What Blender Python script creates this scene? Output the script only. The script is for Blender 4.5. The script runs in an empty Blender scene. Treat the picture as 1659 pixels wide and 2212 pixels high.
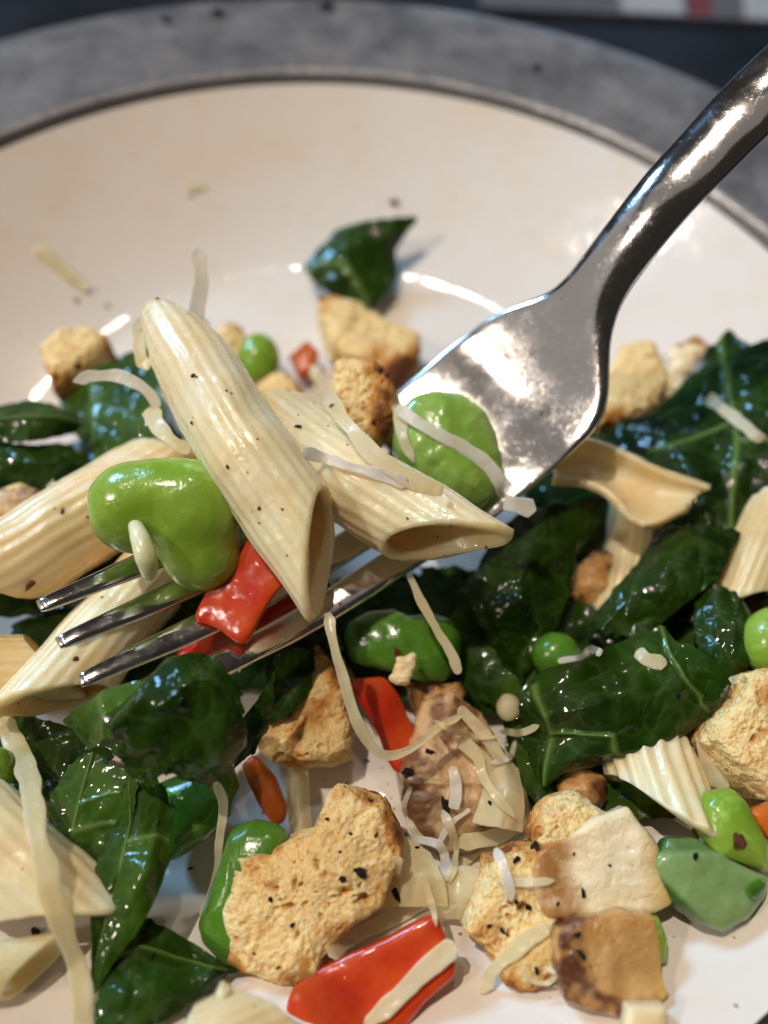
import bpy, math, random
import numpy as np
from mathutils import Vector, Matrix

# ------------------------------------------------------------------ camera, world, lights
S = 0.01                                   # everything below is measured in centimetres
sc = bpy.context.scene
col = sc.collection
PITCH, ROLL = math.radians(31.32), math.radians(4.97)
CAM = np.array([1.055, -7.512, 11.395])    # camera place in cm, plate centre = origin
W0, H0, F0 = 1659.0, 2212.0, 1597.0        # sketch grid used to read places off the photograph

cd = bpy.data.cameras.new('camera'); cam = bpy.data.objects.new('camera', cd); col.objects.link(cam)
cam.location = Vector(CAM * S)
RC = Matrix.Rotation(PITCH, 3, 'X') @ Matrix.Rotation(ROLL, 3, 'Z')
cam.rotation_euler = RC.to_euler()
cd.sensor_fit = 'VERTICAL'; cd.sensor_height = 36.0; cd.sensor_width = 27.0
cd.lens = 36.0 * F0 / H0
cd.clip_start = 0.005; cd.clip_end = 50
cd.dof.use_dof = True; cd.dof.focus_distance = 0.095; cd.dof.aperture_fstop = 8.0
sc.camera = cam
sc.render.resolution_x, sc.render.resolution_y = 768, 1024

wd = bpy.data.worlds.new('World'); sc.world = wd; wd.use_nodes = True
bg = wd.node_tree.nodes['Background']
bg.inputs[0].default_value = (0.50, 0.43, 0.37, 1); bg.inputs[1].default_value = 0.05

def area(name, loc, target, size, power, color, sizey=None):
    l = bpy.data.lights.new(name, 'AREA'); l.energy = power; l.color = color
    l.shape = 'RECTANGLE' if sizey else 'DISK'; l.size = size
    if sizey: l.size_y = sizey
    o = bpy.data.objects.new(name, l); col.objects.link(o)
    o.location = loc
    o.rotation_euler = (Vector(target) - Vector(loc)).to_track_quat('-Z', 'Y').to_euler()
    return o
area('ceiling_lamp', (-0.45, 0.22, 1.30), (0, 0, 0), 0.03, 9.6, (1.0, 0.85, 0.71))
area('standing_lamp', (-1.15, -0.40, 1.05), (0, 0, 0), 0.10, 5.8, (1.0, 0.85, 0.72))
area('window_light', (-1.42, 1.12, 1.05), (0, 0, 0), 0.50, 28.0, (0.30, 0.62, 1.0), 0.34)
area('far_window_light', (0.42, 2.2, 0.36), (0, 0, 0), 0.9, 1.3, (0.28, 0.60, 1.0), 0.20)
area('ceiling_lamp', (-0.05, 0.66, 1.30), (0, 0, 0), 0.02, 1.5, (1.0, 0.85, 0.72))
area('ceiling_fill', (-0.95, -0.10, 1.95), (-0.95, -0.10, 0), 2.8, 1.9, (1.0, 0.88, 0.80), 1.3)  # unseen soft lamp added for ceiling bounce, brightens the fork's reflections
area('wall_fill', (-1.9, -0.2, 0.75), (0, -0.2, 0.75), 2.2, 2.1, (1.0, 0.92, 0.86), 1.2)  # added lamp out of view, lights the fork head like a pale wall

sc.render.engine = 'CYCLES'
sc.cycles.use_denoising = True; sc.cycles.use_adaptive_sampling = True; sc.cycles.adaptive_threshold = 0.025
sc.cycles.max_bounces = 7; sc.cycles.diffuse_bounces = 4; sc.cycles.glossy_bounces = 4; sc.cycles.transmission_bounces = 5; sc.cycles.sample_clamp_indirect = 6
vs = sc.view_settings
vs.view_transform = 'Standard'; vs.look = 'None'; vs.gamma = 1.0; vs.use_curve_mapping = False
vs.exposure = 0.13

# ------------------------------------------------------------------ geometry helpers
RCn = np.array(RC)
CX, CY, CZ = RCn[:, 0], RCn[:, 1], RCn[:, 2]          # camera right, up, towards the viewer
def ray(x, y):
    return RCn @ np.array([(x - W0/2)/F0, -(y - H0/2)/F0, -1.0])
def P(x, y, z):
    r = ray(x, y); return CAM + r*((z - CAM[2])/r[2])
def depth(p): return float((CAM - p) @ CZ)
R_FLOOR, R_IN, R_OUT, Z_IN, Z_OUT = 5.4, 9.5, 12.91, 2.0, 2.3
def platez(r):
    t = np.clip((np.asarray(r, float) - R_FLOOR)/(R_IN - R_FLOOR), 0, 1); return Z_IN*t**1.45
def PZ(x, y, h):
    z = h
    for _ in range(14):
        p = P(x, y, z); z = 0.5*z + 0.5*(float(platez(math.hypot(p[0], p[1]))) + h)
    return P(x, y, z)
def PT(p):                                  # (x, y, height above the plate)
    return PZ(*p) if len(p) == 3 else np.asarray(p[0])

def hsh(i, j, k, seed):
    n = (i*374761393 + j*668265263 + k*2147483647 + seed*1274126177).astype(np.int64)
    n = (n ^ (n >> 13)) * 1274126177 & 0x7fffffff
    n = (n ^ (n >> 16)) * 668265263 & 0x7fffffff
    return ((n ^ (n >> 15)) & 0xffff)/65535.0
def vnoise(p, seed=0):
    p = np.asarray(p, float); i = np.floor(p).astype(np.int64); f = p - i; f = f*f*f*(f*(f*6-15)+10)
    o = 0
    for a in (0, 1):
        for b in (0, 1):
            for c in (0, 1):
                w = (f[:,0] if a else 1-f[:,0])*(f[:,1] if b else 1-f[:,1])*(f[:,2] if c else 1-f[:,2])
                o = o + w*hsh(i[:,0]+a, i[:,1]+b, i[:,2]+c, seed)
    return o*2 - 1
def fbm(p, seed=0, oct=4, gain=0.5):
    o, a = 0, 1.0
    for k in range(oct):
        o = o + a*vnoise(p, seed + k*17); p = p*2.03 + 3.1; a *= gain
    return o
def worley(p, seed=0):
    p = np.asarray(p, float); i = np.floor(p).astype(np.int64)
    f1 = np.full(len(p), 9.0); f2 = f1.copy()
    for a in (-1, 0, 1):
        for b in (-1, 0, 1):
            for c in (-1, 0, 1):
                I, J, K = i[:,0]+a, i[:,1]+b, i[:,2]+c
                q = np.stack([I + hsh(I,J,K,seed), J + hsh(I,J,K,seed+7), K + hsh(I,J,K,seed+13)], 1)
                d = np.linalg.norm(q - p, axis=1)
                f2 = np.where(d < f1, f1, np.minimum(f2, d)); f1 = np.minimum(f1, d)
    return f1, f2

def mk(name, v, faces, mat, parent=None, label=None, cat=None, group=None, kind=None, attrs=None, smooth=True, closed=True):
    v = np.asarray(v, float)
    org = np.array([v[:,0].mean(), v[:,1].mean(), v[:,2].min()])
    if parent is not None: org = np.array(parent['_org'])
    if closed:                               # outward faces
        tri = np.array([f[:3] for f in faces if len(f) == 4]); a, b, c = v[tri[:, 0]] - org, v[tri[:, 1]] - org, v[tri[:, 2]] - org
        tr2 = np.array([(f[0], f[2], f[3]) for f in faces if len(f) == 4]); e, g, h = v[tr2[:, 0]] - org, v[tr2[:, 1]] - org, v[tr2[:, 2]] - org
        if np.sum(a*np.cross(b, c)) + np.sum(e*np.cross(g, h)) < 0: faces = [f[::-1] for f in faces]
    me = bpy.data.meshes.new(name)
    me.from_pydata(((v - org)*S).tolist(), [], faces)
    if smooth: me.polygons.foreach_set('use_smooth', [True]*len(me.polygons))
    for k, a in (attrs or {}).items():
        at = me.attributes.new(k, 'FLOAT', 'POINT'); at.data.foreach_set('value', np.asarray(a, float).astype(np.float32))
    me.materials.append(mat); me.update()
    o = bpy.data.objects.new(name, me); col.objects.link(o)
    if parent is not None: o.parent = parent
    else: o.location = Vector(org*S)
    o['_org'] = [float(x) for x in org]
    tag(o, label, cat, group, kind)
    return o
def tag(o, label=None, cat=None, group=None, kind=None):
    for k, a in (('label', label), ('category', cat), ('group', group), ('kind', kind)):
        if a: o[k] = a
    return o
def empty(name, org, label, cat, group=None):
    o = bpy.data.objects.new(name, None); col.objects.link(o); o.empty_display_size = 0.01
    o.location = Vector(np.asarray(org)*S); o['_org'] = [float(x) for x in org]
    return tag(o, label, cat, group)
def gridfaces(m, n, wrap=True, off=0, flip=False):
    f = []
    for i in range(m-1):
        for j in range(n if wrap else n-1):
            a, b = off+i*n+j, off+i*n+(j+1) % n
            q = (a, b, b+n, a+n)
            f.append(q[::-1] if flip else q)
    return f
def unit(v):
    v = np.asarray(v, float); return v/np.maximum(np.linalg.norm(v, axis=-1, keepdims=True), 1e-12)
def linmat(n, m):                            # straight runs between control points: crisp folds
    M = np.zeros((m, n))
    for k, t in enumerate(np.linspace(0, n-1, m)):
        i = min(int(t), n-2); f = t - i; f = f*.75 + .25*f*f*(3-2*f); M[k, i] = 1-f; M[k, i+1] = f
    return M
def crmat(n, m):                             # Catmull-Rom weights, n control points -> m samples
    M = np.zeros((m, n))
    for k, t in enumerate(np.linspace(0, n-1, m)):
        i = min(int(t), n-2); f = t - i
        w = [-.5*f+f*f-.5*f**3, 1-2.5*f*f+1.5*f**3, .5*f+2*f*f-1.5*f**3, -.5*f*f+.5*f**3]
        for a, wk in zip((i-1, i, i+1, i+2), w):
            if a < 0: M[k, 0] += 2*wk; M[k, 1] -= wk
            elif a > n-1: M[k, n-1] += 2*wk; M[k, n-2] -= wk
            else: M[k, a] += wk
    return M

# ------------------------------------------------------------------ materials
class Mat:
    def __init__(self, name, **inp):
        self.m = bpy.data.materials.new(name); self.m.use_nodes = True
        self.t = self.m.node_tree; self.b = self.t.nodes['Principled BSDF']
        self.out = self.t.nodes['Material Output']
        for k, a in inp.items(): self.set(k, a)
        tc = self.n('ShaderNodeTexCoord'); oi = self.n('ShaderNodeObjectInfo')
        mu = self.n('ShaderNodeMath', operation='MULTIPLY'); self.t.links.new(oi.outputs['Random'], mu.inputs[0]); mu.inputs[1].default_value = 71.3
        v = self.n('ShaderNodeVectorMath', operation='MULTIPLY_ADD')
        self.t.links.new(tc.outputs['Object'], v.inputs[0]); v.inputs[1].default_value = (100, 100, 100); self.t.links.new(mu.outputs[0], v.inputs[2])
        self.co = v.outputs[0]
    def n(self, typ, **props):
        x = self.t.nodes.new(typ)
        for k, a in props.items(): setattr(x, k, a)
        return x
    def set(self, k, a):
        k = k.replace('_', ' ').title().replace('Ior', 'IOR') if k not in self.b.inputs else k
        i = self.b.inputs[k]
        if hasattr(a, 'is_output'): self.t.links.new(a, i)
        elif isinstance(a, tuple) and len(a) == 3 and i.type == 'RGBA': i.default_value = (*a, 1)
        else: i.default_value = a
    def noise(self, scale, detail=3, rough=0.5, dist=0.0, off=0):
        x = self.n('ShaderNodeTexNoise'); x.inputs['Scale'].default_value = scale; x.inputs['Detail'].default_value = detail
        x.inputs['Roughness'].default_value = rough; x.inputs['Distortion'].default_value = dist
        if off:
            a = self.n('ShaderNodeVectorMath', operation='ADD'); self.t.links.new(self.co, a.inputs[0]); a.inputs[1].default_value = (off, off*.7, off*1.3)
            self.t.links.new(a.outputs[0], x.inputs['Vector'])
        else: self.t.links.new(self.co, x.inputs['Vector'])
        return x.outputs['Fac']
    def vor(self, scale, feature='F1', rand=1.0, out='Distance'):
        x = self.n('ShaderNodeTexVoronoi', feature=feature); x.inputs['Scale'].default_value = scale; x.inputs['Randomness'].default_value = rand
        self.t.links.new(self.co, x.inputs['Vector']); return x.outputs[out]
    def attr(self, name):
        x = self.n('ShaderNodeAttribute', attribute_name=name); return x.outputs['Fac']
    def rng(self, s, a, b, c=0.0, d=1.0):
        x = self.n('ShaderNodeMapRange'); self.t.links.new(s, x.inputs[0])
        for i, q in zip((1, 2, 3, 4), (a, b, c, d)): x.inputs[i].default_value = q
        return x.outputs[0]
    def mix(self, f, a, b):
        x = self.n('ShaderNodeMix', data_type='RGBA')
        if hasattr(f, 'is_output'): self.t.links.new(f, x.inputs[0])
        else: x.inputs[0].default_value = f
        for i, q in ((6, a), (7, b)):
            if hasattr(q, 'is_output'): self.t.links.new(q, x.inputs[i])
            else: x.inputs[i].default_value = (*q, 1)
        return x.outputs[2]
    def math(self, op, a, b=0.0):
        x = self.n('ShaderNodeMath', operation=op)
        for i, q in ((0, a), (1, b)):
            if hasattr(q, 'is_output'): self.t.links.new(q, x.inputs[i])
            else: x.inputs[i].default_value = q
        return x.outputs[0]
    def bump(self, h, dist_cm, prev=None, strength=1.0):
        x = self.n('ShaderNodeBump'); x.inputs['Strength'].default_value = strength; x.inputs['Distance'].default_value = dist_cm*S
        self.t.links.new(h, x.inputs['Height'])
        if prev: self.t.links.new(prev, x.inputs['Normal'])
        return x.outputs[0]
    def sss(self, w, rad_cm, scale=1.0):
        self.set('Subsurface Weight', w); self.b.inputs['Subsurface Radius'].default_value = tuple(r*S for r in rad_cm); self.b.inputs['Subsurface Scale'].default_value = scale

def m_pasta(name, a=(0.91, 0.67, 0.36), b=(0.95, 0.79, 0.52)):
    m = Mat(name, Roughness=0.3, IOR=1.42)
    c = m.mix(m.rng(m.noise(1.3, 3), .35, .7), a, b)
    sp = m.rng(m.vor(2.6), .055, .035)                     # small spice flecks
    sp = m.math('MULTIPLY', sp, m.rng(m.noise(1.0, 1, off=9), .45, .5))
    c = m.mix(sp, c, (0.20, 0.07, 0.02))
    m.set('Base Color', c); m.sss(0.75, (0.30, 0.18, 0.08))
    m.set('Roughness', m.rng(m.noise(4, 3, off=3), .3, .7, .16, .42))
    h = m.bump(m.noise(20, 2), .005); h = m.bump(m.noise(7, 3, off=5), .010, h)
    m.set('Normal', h); m.set('Coat Normal', m.bump(m.noise(9, 3, .6), .05)); m.set('Coat Weight', 0.8); m.set('Coat Roughness', 0.03)
    return m.m
def m_bean(name, a, b, w=0.4):
    m = Mat(name, Roughness=0.22, IOR=1.42)
    m.set('Base Color', m.mix(m.rng(m.noise(1.1, 3), .35, .68), a, b)); m.sss(w, (0.10, 0.20, 0.03))
    c2 = m.mix(m.rng(m.noise(3.5, 4, .65, off=11), .55, .8, 0, .6), m.mix(m.rng(m.noise(1.1, 3), .35, .68), a, b), tuple(min(1, x*1.5 + .06) for x in b)); m.set('Base Color', c2)
    h = m.bump(m.noise(2.4, 3, .5, .3), .028); h = m.bump(m.noise(20, 2, off=4), .006, h)
    m.set('Normal', h); m.set('Coat Weight', 0.4); m.set('Coat Roughness', 0.13)
    return m.m
def m_leaf(name, dark, lite, vein=(0.13, 0.23, 0.045), rough=(.09, .24), b1=.012, b2=.006):
    m = Mat(name, IOR=1.40)
    c = m.mix(m.rng(m.noise(.9, 4, .6), .35, .7), dark, lite)
    c = m.mix(m.rng(m.noise(5, 2, off=6), .55, .75, 0, .35), c, (dark[0]*.6, dark[1]*.6, dark[2]*.6))
    c = m.mix(m.attr('vein'), c, vein)
    m.set('Base Color', c)
    m.set('Roughness', m.rng(m.noise(2.2, 3, off=2), .35, .65, .32, .55)); m.set('Specular IOR Level', 0.12)
    h = m.bump(m.noise(6, 3, .55), b1*1.6); m.set('Normal', h)
    h2 = m.bump(m.noise(5, 2, .5, off=3), b1*1.5)
    m.set('Coat Normal', h2)
    m.set('Coat Weight', m.rng(m.noise(1.6, 3, off=12), .36, .60, .25, .8)); m.set('Coat Roughness', 0.05)
    tr = m.n('ShaderNodeBsdfTranslucent'); m.t.links.new(m.mix(0.5, c, lite), tr.inputs[0])
    mx = m.n('ShaderNodeMixShader'); mx.inputs[0].default_value = 0.20
    m.t.links.new(m.b.outputs[0], mx.inputs[1]); m.t.links.new(tr.outputs[0], mx.inputs[2]); m.t.links.new(mx.outputs[0], m.out.inputs[0])
    return m.m
def m_crouton(name):
    m = Mat(name, Roughness=0.75)
    crumb = m.mix(m.rng(m.noise(13, 4, .7), .35, .68), (0.90, 0.60, 0.21), (0.96, 0.79, 0.44))
    t = m.attr('toast')
    c = m.mix(m.rng(t, .25, .6), crumb, (0.66, 0.31, 0.07))
    sp = m.math('MULTIPLY', m.rng(m.noise(3.2, 4, .65, off=13), .58, .70), m.rng(m.noise(1.1, 2, off=17), .45, .6))
    c = m.mix(sp, c, (0.50, 0.17, 0.03))
    c = m.mix(m.rng(t, .62, .95), c, (0.20, 0.065, 0.02))
    m.set('Base Color', c); m.sss(0.45, (0.16, 0.10, 0.05))
    pit = m.rng(m.vor(7.0), .05, .34)
    pit2 = m.rng(m.vor(15.0), .05, .4)
    h = m.bump(m.noise(34, 2, .6), .014); h = m.bump(m.noise(17, 3, .7), .012, h); h = m.bump(pit2, .014, h); h = m.bump(m.math('ADD', pit, m.rng(m.noise(2.0, 2, off=7), .4, .6, 1, 0)), .022, h); m.set('Normal', h)
    m.set('Specular IOR Level', 0.35)
    return m.m
def m_cheese(name, a=(0.98, 0.91, 0.64), b=(0.96, 0.84, 0.49), tl=.34, tp=.32):
    m = Mat(name, Roughness=0.22, IOR=1.42)
    c = m.mix(m.rng(m.noise(1.5, 2), .35, .7), a, b)
    m.set('Base Color', c); m.sss(0.3, (0.10, 0.08, 0.05))
    h = m.bump(m.noise(12, 2), .008); m.set('Normal', h); m.set('Coat Normal', m.bump(m.noise(9, 3, .6), .05)); m.set('Coat Weight', 0.9); m.set('Coat Roughness', 0.03)
    tr = m.n('ShaderNodeBsdfTranslucent'); m.t.links.new(c, tr.inputs[0]); tp_ = m.n('ShaderNodeBsdfTransparent')
    m1 = m.n('ShaderNodeMixShader'); m1.inputs[0].default_value = tl; m2 = m.n('ShaderNodeMixShader'); m2.inputs[0].default_value = tp
    L = m.t.links.new
    L(m.b.outputs[0], m1.inputs[1]); L(tr.outputs[0], m1.inputs[2]); L(m1.outputs[0], m2.inputs[1]); L(tp_.outputs[0], m2.inputs[2]); L(m2.outputs[0], m.out.inputs[0])
    return m.m
def m_pepper(name, a, b):
    m = Mat(name, Roughness=0.2, IOR=1.42)
    m.set('Base Color', m.mix(m.rng(m.noise(1.4, 3), .35, .7), a, b)); m.sss(0.06, (0.12, 0.03, 0.02))
    h = m.bump(m.noise(4, 2, off=3), .012); m.set('Normal', h); m.set('Coat Normal', m.bump(m.noise(7, 3, .6), .022))
    m.set('Coat Weight', 0.6); m.set('Coat Roughness', 0.04)
    return m.m
def m_cooked(name, a, b, dark, d0=.52, d1=.9):
    m = Mat(name, Roughness=0.3, IOR=1.42)
    c = m.mix(m.rng(m.noise(2.2, 4, .6), .35, .68), a, b)
    c = m.mix(m.rng(m.attr('brown'), d0, d1), c, dark)
    c = m.mix(m.rng(m.noise(7, 4, .7, off=8), .62, .76, 0, .8), c, tuple(x*.45 for x in dark))
    c = m.mix(m.attr('rind'), c, (0.74, 0.46, 0.07))
    m.set('Base Color', c); m.sss(0.45, (0.2, 0.10, 0.05))
    m.set('Roughness', m.rng(m.noise(3, 3, off=2), .35, .65, .15, .5))
    h = m.bump(m.noise(7, 4, .65, .8), .03); m.set('Normal', h); m.set('Coat Normal', m.bump(m.noise(9, 3, .6, off=4), .06))
    m.set('Coat Weight', 0.8); m.set('Coat Roughness', 0.04)
    return m.m
def m_simple(name, c, rough=.5, bump=0.0, bs=10, **k):
    m = Mat(name, Roughness=rough, **k)
    m.set('Base Color', m.mix(m.rng(m.noise(bs*.3, 3), .35, .7), tuple(x*.82 for x in c), c))
    if bump: m.set('Normal', m.bump(m.noise(bs, 3), bump))
    return m.m

M_PASTA = m_pasta('cooked_pasta'); M_PASTA2 = m_pasta('cooked_pasta_warm', (0.87, 0.65, 0.34), (0.92, 0.74, 0.46))
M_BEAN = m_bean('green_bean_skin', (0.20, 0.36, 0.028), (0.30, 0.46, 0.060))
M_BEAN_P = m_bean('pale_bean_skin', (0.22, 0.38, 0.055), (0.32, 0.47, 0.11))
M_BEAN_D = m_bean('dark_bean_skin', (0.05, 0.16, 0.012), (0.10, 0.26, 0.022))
M_SPROUT = m_bean('bean_sprout', (0.72, 0.74, 0.42), (0.80, 0.80, 0.55))
M_LEAF = m_leaf('kale', (0.006, 0.024, 0.0015), (0.028, 0.078, 0.005))
M_LEAF_B = m_leaf('kale_oily', (0.005, 0.020, 0.0015), (0.022, 0.062, 0.004), b1=.028, b2=.022)
M_LEAF_L = m_leaf('kale_light', (0.014, 0.046, 0.003), (0.068, 0.150, 0.012))
M_RIB = m_bean('leaf_rib', (0.075, 0.15, 0.025), (0.13, 0.22, 0.05), .2)
M_CRUST = m_crouton('bread_crouton')
M_CHEESE = m_cheese('shaved_cheese'); M_CHEESE_W = m_cheese('white_cheese', (0.96, 0.93, 0.84), (0.95, 0.90, 0.76), .3, .22)
M_RED = m_pepper('red_pepper', (0.50, 0.016, 0.007), (0.64, 0.090, 0.014))
M_ORANGE = m_pepper('orange_pepper', (0.52, 0.085, 0.010), (0.62, 0.15, 0.016))
M_PALE = m_cooked('pale_chicken', (0.90, 0.73, 0.44), (0.95, 0.82, 0.55), (0.46, 0.22, 0.06), .45, 1.0)
M_BROWN = m_cooked('browned_chicken', (0.52, 0.26, 0.07), (0.66, 0.40, 0.15), (0.13, 0.04, 0.012), .40, 1.0)
M_TAN = m_cooked('tan_mushroom', (0.56, 0.36, 0.18), (0.70, 0.50, 0.28), (0.22, 0.10, 0.04), .4, .95)
M_CRUMB = m_simple('loose_crumb', (0.55, 0.30, 0.10), .7)
M_GOLD = m_pasta('golden_spot', (0.78, 0.46, 0.10), (0.85, 0.56, 0.17))
M_FLAKE = m_simple('black_pepper', (0.018, 0.013, 0.010), .35, .02, 30)
M_SPICE = m_simple('brown_spice', (0.22, 0.075, 0.02), .5, .02, 30)

def m_celery():
    m = Mat('celery', Roughness=0.3, IOR=1.42)
    c = m.mix(m.attr('skin'), (0.25, 0.37, 0.14), (0.022, 0.095, 0.008))
    c = m.mix(m.rng(m.noise(2, 3), .4, .7, 0, .5), c, (0.16, 0.28, 0.08))
    m.set('Base Color', c); m.sss(.3, (.1, .15, .05)); m.set('Normal', m.bump(m.noise(12, 3), .012))
    m.set('Coat Weight', .4); m.set('Coat Roughness', .1); return m.m
M_CELERY = m_celery()
def m_steel():
    m = Mat('brushed_steel', Metallic=1.0)
    m.set('Base Color', (0.80, 0.785, 0.77))
    sm = m.noise(2.2, 4, .65, .6); fine = m.noise(9, 4, .7, 1.2, off=4)
    r = m.math('ADD', m.rng(sm, .45, .7, .11, .20), m.rng(fine, .55, .75, 0, .16))
    m.set('Roughness', r)
    m.set('Normal', m.bump(m.noise(40, 2), .0005, m.bump(m.noise(3, 3, off=2), .003)))
    return m.m
M_STEEL = m_steel()
def m_plate():
    m = Mat('plate_glaze', Roughness=0.14, IOR=1.5)
    c = m.mix(m.rng(m.noise(.5, 4, .6), .50, .72, 0, .75), (0.81, 0.765, 0.70), (0.80, 0.70, 0.56)); c = m.mix(m.rng(m.noise(1.1, 5, .65, .8, off=21), .58, .72, 0, .28), c, (0.76, 0.62, 0.43))
    m.set('Base Color', c)
    m.set('Roughness', m.rng(m.noise(.8, 4, .6, off=4), .4, .65, .03, .07))
    m.set('Normal', m.bump(m.noise(4, 3, .6, off=2), .0035, m.bump(m.noise(1.2, 2, off=2), .006))); return m.m
def m_rim():
    m = Mat('pewter_rim', Roughness=0.4, Metallic=0.1); m.set('Specular IOR Level', .6)
    c = m.mix(m.rng(m.noise(.8, 5, .65), .35, .7), (0.115, 0.118, 0.127), (0.26, 0.255, 0.255))
    m.set('Base Color', c)
    m.set('Roughness', m.rng(m.noise(1.1, 5, .7, .4, off=3), .35, .68, .18, .30))
    m.set('Normal', m.bump(m.noise(14, 3), .01, m.bump(m.noise(2.2, 3), .012))); return m.m
M_PLATE = m_plate(); M_RIM = m_rim()
M_GROOVE = m_simple('groove_glaze', (0.045, 0.043, 0.042), .3)
M_OIL = Mat('oil_film', Roughness=0.03, IOR=1.47); M_OIL.set('Base Color', (0.98, 0.92, 0.72)); M_OIL.set('Transmission Weight', 1.0); M_OIL = M_OIL.m
def m_table():
    m = Mat('dark_table', Roughness=0.28)
    m.set('Base Color', m.mix(m.rng(m.noise(.4, 4, .6), .35, .7), (0.006, 0.007, 0.010), (0.016, 0.018, 0.024)))
    m.set('Normal', m.bump(m.noise(3, 3), .01)); return m.m
M_TABLE = m_table()
M_PAPER_G = m_simple('grey_print', (0.10, 0.10, 0.115), .6); M_PAPER_W = m_simple('white_print', (0.36, 0.38, 0.40), .6)
M_PAPER_R = m_simple('red_print', (0.16, 0.025, 0.035), .6)

# ------------------------------------------------------------------ shape makers
def frames(path, n, ref):
    path = np.asarray(path, float)
    p = crmat(len(path), n) @ path
    t = unit(np.gradient(p, axis=0))
    N = unit(ref - t*(t @ ref)[:, None]) if np.ndim(ref) == 1 else unit(ref - t*np.sum(t*ref, 1)[:, None])
    B = np.cross(t, N)
    s = np.concatenate([[0], np.cumsum(np.linalg.norm(np.diff(p, axis=0), axis=1))])
    return p, t, N, B, s

def penne(label, pts, w, c0=(1.2, 90), c1=(1.2, 90), seed=0, wall=0.24, ridges=22, sq_end=0.85, mat=None, group='penne in the salad', name='penne', rd=0.015, K=176, M=56, pinch=0.0):
    pw = [PT(p) for p in pts]
    r = w/2*np.mean([depth(p) for p in pw])/F0
    p, t, N, B, s = frames(pw, 80, unit(CAM - pw[len(pw)//2]))
    L = s[-1]; phi = np.linspace(0, 2*math.pi, K, endpoint=False)
    rows = []
    def place(sv, rad):
        sv = np.asarray(sv); base = np.clip(sv, 0, L); ex = sv - base; squash = np.interp(base/L, [0, .55, 1], [1.0, 1.0, sq_end])
        c = np.stack([np.interp(base, s, p[:, k]) for k in range(3)], -1)
        tt = unit(np.stack([np.interp(base, s, t[:, k]) for k in range(3)], -1))
        nn = unit(np.stack([np.interp(base, s, N[:, k]) for k in range(3)], -1)); bb = np.cross(tt, nn)
        return c + tt*ex[..., None] + nn*(rad*squash*np.cos(phi))[..., None] + bb*(rad*np.sin(phi))[..., None]
    sh0 = -c0[0]*r*np.cos(phi - math.radians(c0[1])); sh1 = c1[0]*r*np.cos(phi - math.radians(c1[1]))
    rg = np.cos(ridges*phi)
    us = np.linspace(0, 1, M)
    def surf(inner):
        out = []
        for u in us:
            sv = sh0*(1-u) + (L+sh1)*u
            fade = .75 + .25*vnoise(np.stack([np.cos(phi)*1.6 + seed, np.sin(phi)*1.6, np.full(K, u*3.0)], 1), seed)
            pn = 1 - pinch*max(0, 1 - u/.22)**2
            rad = r*(1 - wall)*pn if inner else r*(1 + rd*rg*fade)*pn
            out.append(place(sv, np.full(K, rad) if inner else rad))
        return out
    O = surf(False); I = surf(True)
    ew = 0.05*r
    mid0 = place(sh0 - ew*.6, np.full(K, r*(1-wall*.5)*(1-pinch))); mid1 = place(L+sh1+ew*.6, np.full(K, r*(1-wall*.5)))
    rows = O + [mid1] + I[::-1] + [mid0]
    v = np.concatenate(rows); nr = len(rows)
    cen = v.mean(0)
    q = (v - cen)
    v = v + unit(q)*(0.075*r*fbm(q*1.3 + seed*5.7, seed, 2))[:, None] + np.outer(0.10*r*fbm(q*.8 + seed*3.1, seed+3, 2), CY)
    f = gridfaces(nr, K)
    for j in range(K):
        a, b = (nr-1)*K + j, (nr-1)*K + (j+1) % K
        f.append((a, b, (j+1) % K, j))
    f = [q[::-1] for q in f]
    return mk(name, v, f, mat or M_PASTA, None, label, 'pasta', group)

def ribbon(label, pts, w, th=0.018, seed=0, mat=None, face=None, jag=0.30, taper=(1, 1), n=64, twist=(0, 0), name='cheese_shred', cat='cheese', group='cheese shreds', parent=None, curl=0.12):
    pw = np.array([PT(p) for p in pts])
    face = unit(CAM - pw.mean(0)) if face is None else unit(np.asarray(face, float))
    p, t, N, B, s = frames(pw, n, face)
    hw = .80*w/2*np.mean([depth(q) for q in pw])/F0
    u = np.linspace(0, 1, n)
    rs = np.random.RandomState(seed)
    a = np.radians(np.interp(u, [0, 1], twist))
    N2 = N*np.cos(a)[:, None] + B*np.sin(a)[:, None]; B2 = np.cross(t, N2)
    prof = np.interp(u, [0, .12, .85, 1], [taper[0], 1, 1, taper[1]])*np.clip(np.minimum(u, 1-u)*n/2.2, .3, 1)**.5*(1 + .16*fbm(np.stack([s*.9 + seed*5, s*0, s*0], 1), seed+9, 2))
    el = 1 + jag*fbm(np.stack([s*2.5+seed*7, s*0, s*0], 1), seed, 3)
    er = 1 + jag*fbm(np.stack([s*2.5+seed*11+40, s*0, s*0], 1), seed+5, 3)
    cs = [(-1, -.6), (-1.02, 0), (-1, .6), (-.9, .9), (-.4, 1), (.4, .9), (.9, 1), (1, .6), (1.02, 0), (1, -.6), (.9, -1), (.4, -1), (-.4, -1), (-.9, -1)]
    rows = []
    for x, y in cs:
        wid = hw*prof*np.where(x < 0, el, er)
        rows.append(p + B2*(x*wid)[:, None] + N2*((y*th/2) + curl*hw*(x*x)))
    v = np.stack(rows, 1); K = len(cs); v = v.reshape(-1, 3)
    v = v + np.outer(.012*fbm(v*4 + seed, seed, 3), CZ)
    f = gridfaces(n, K) + [tuple(range(K))[::-1], tuple(range((n-1)*K, n*K))]
    return mk(name, v, f, mat or M_CHEESE, parent, label, cat if label else None, group if label else None)

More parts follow.
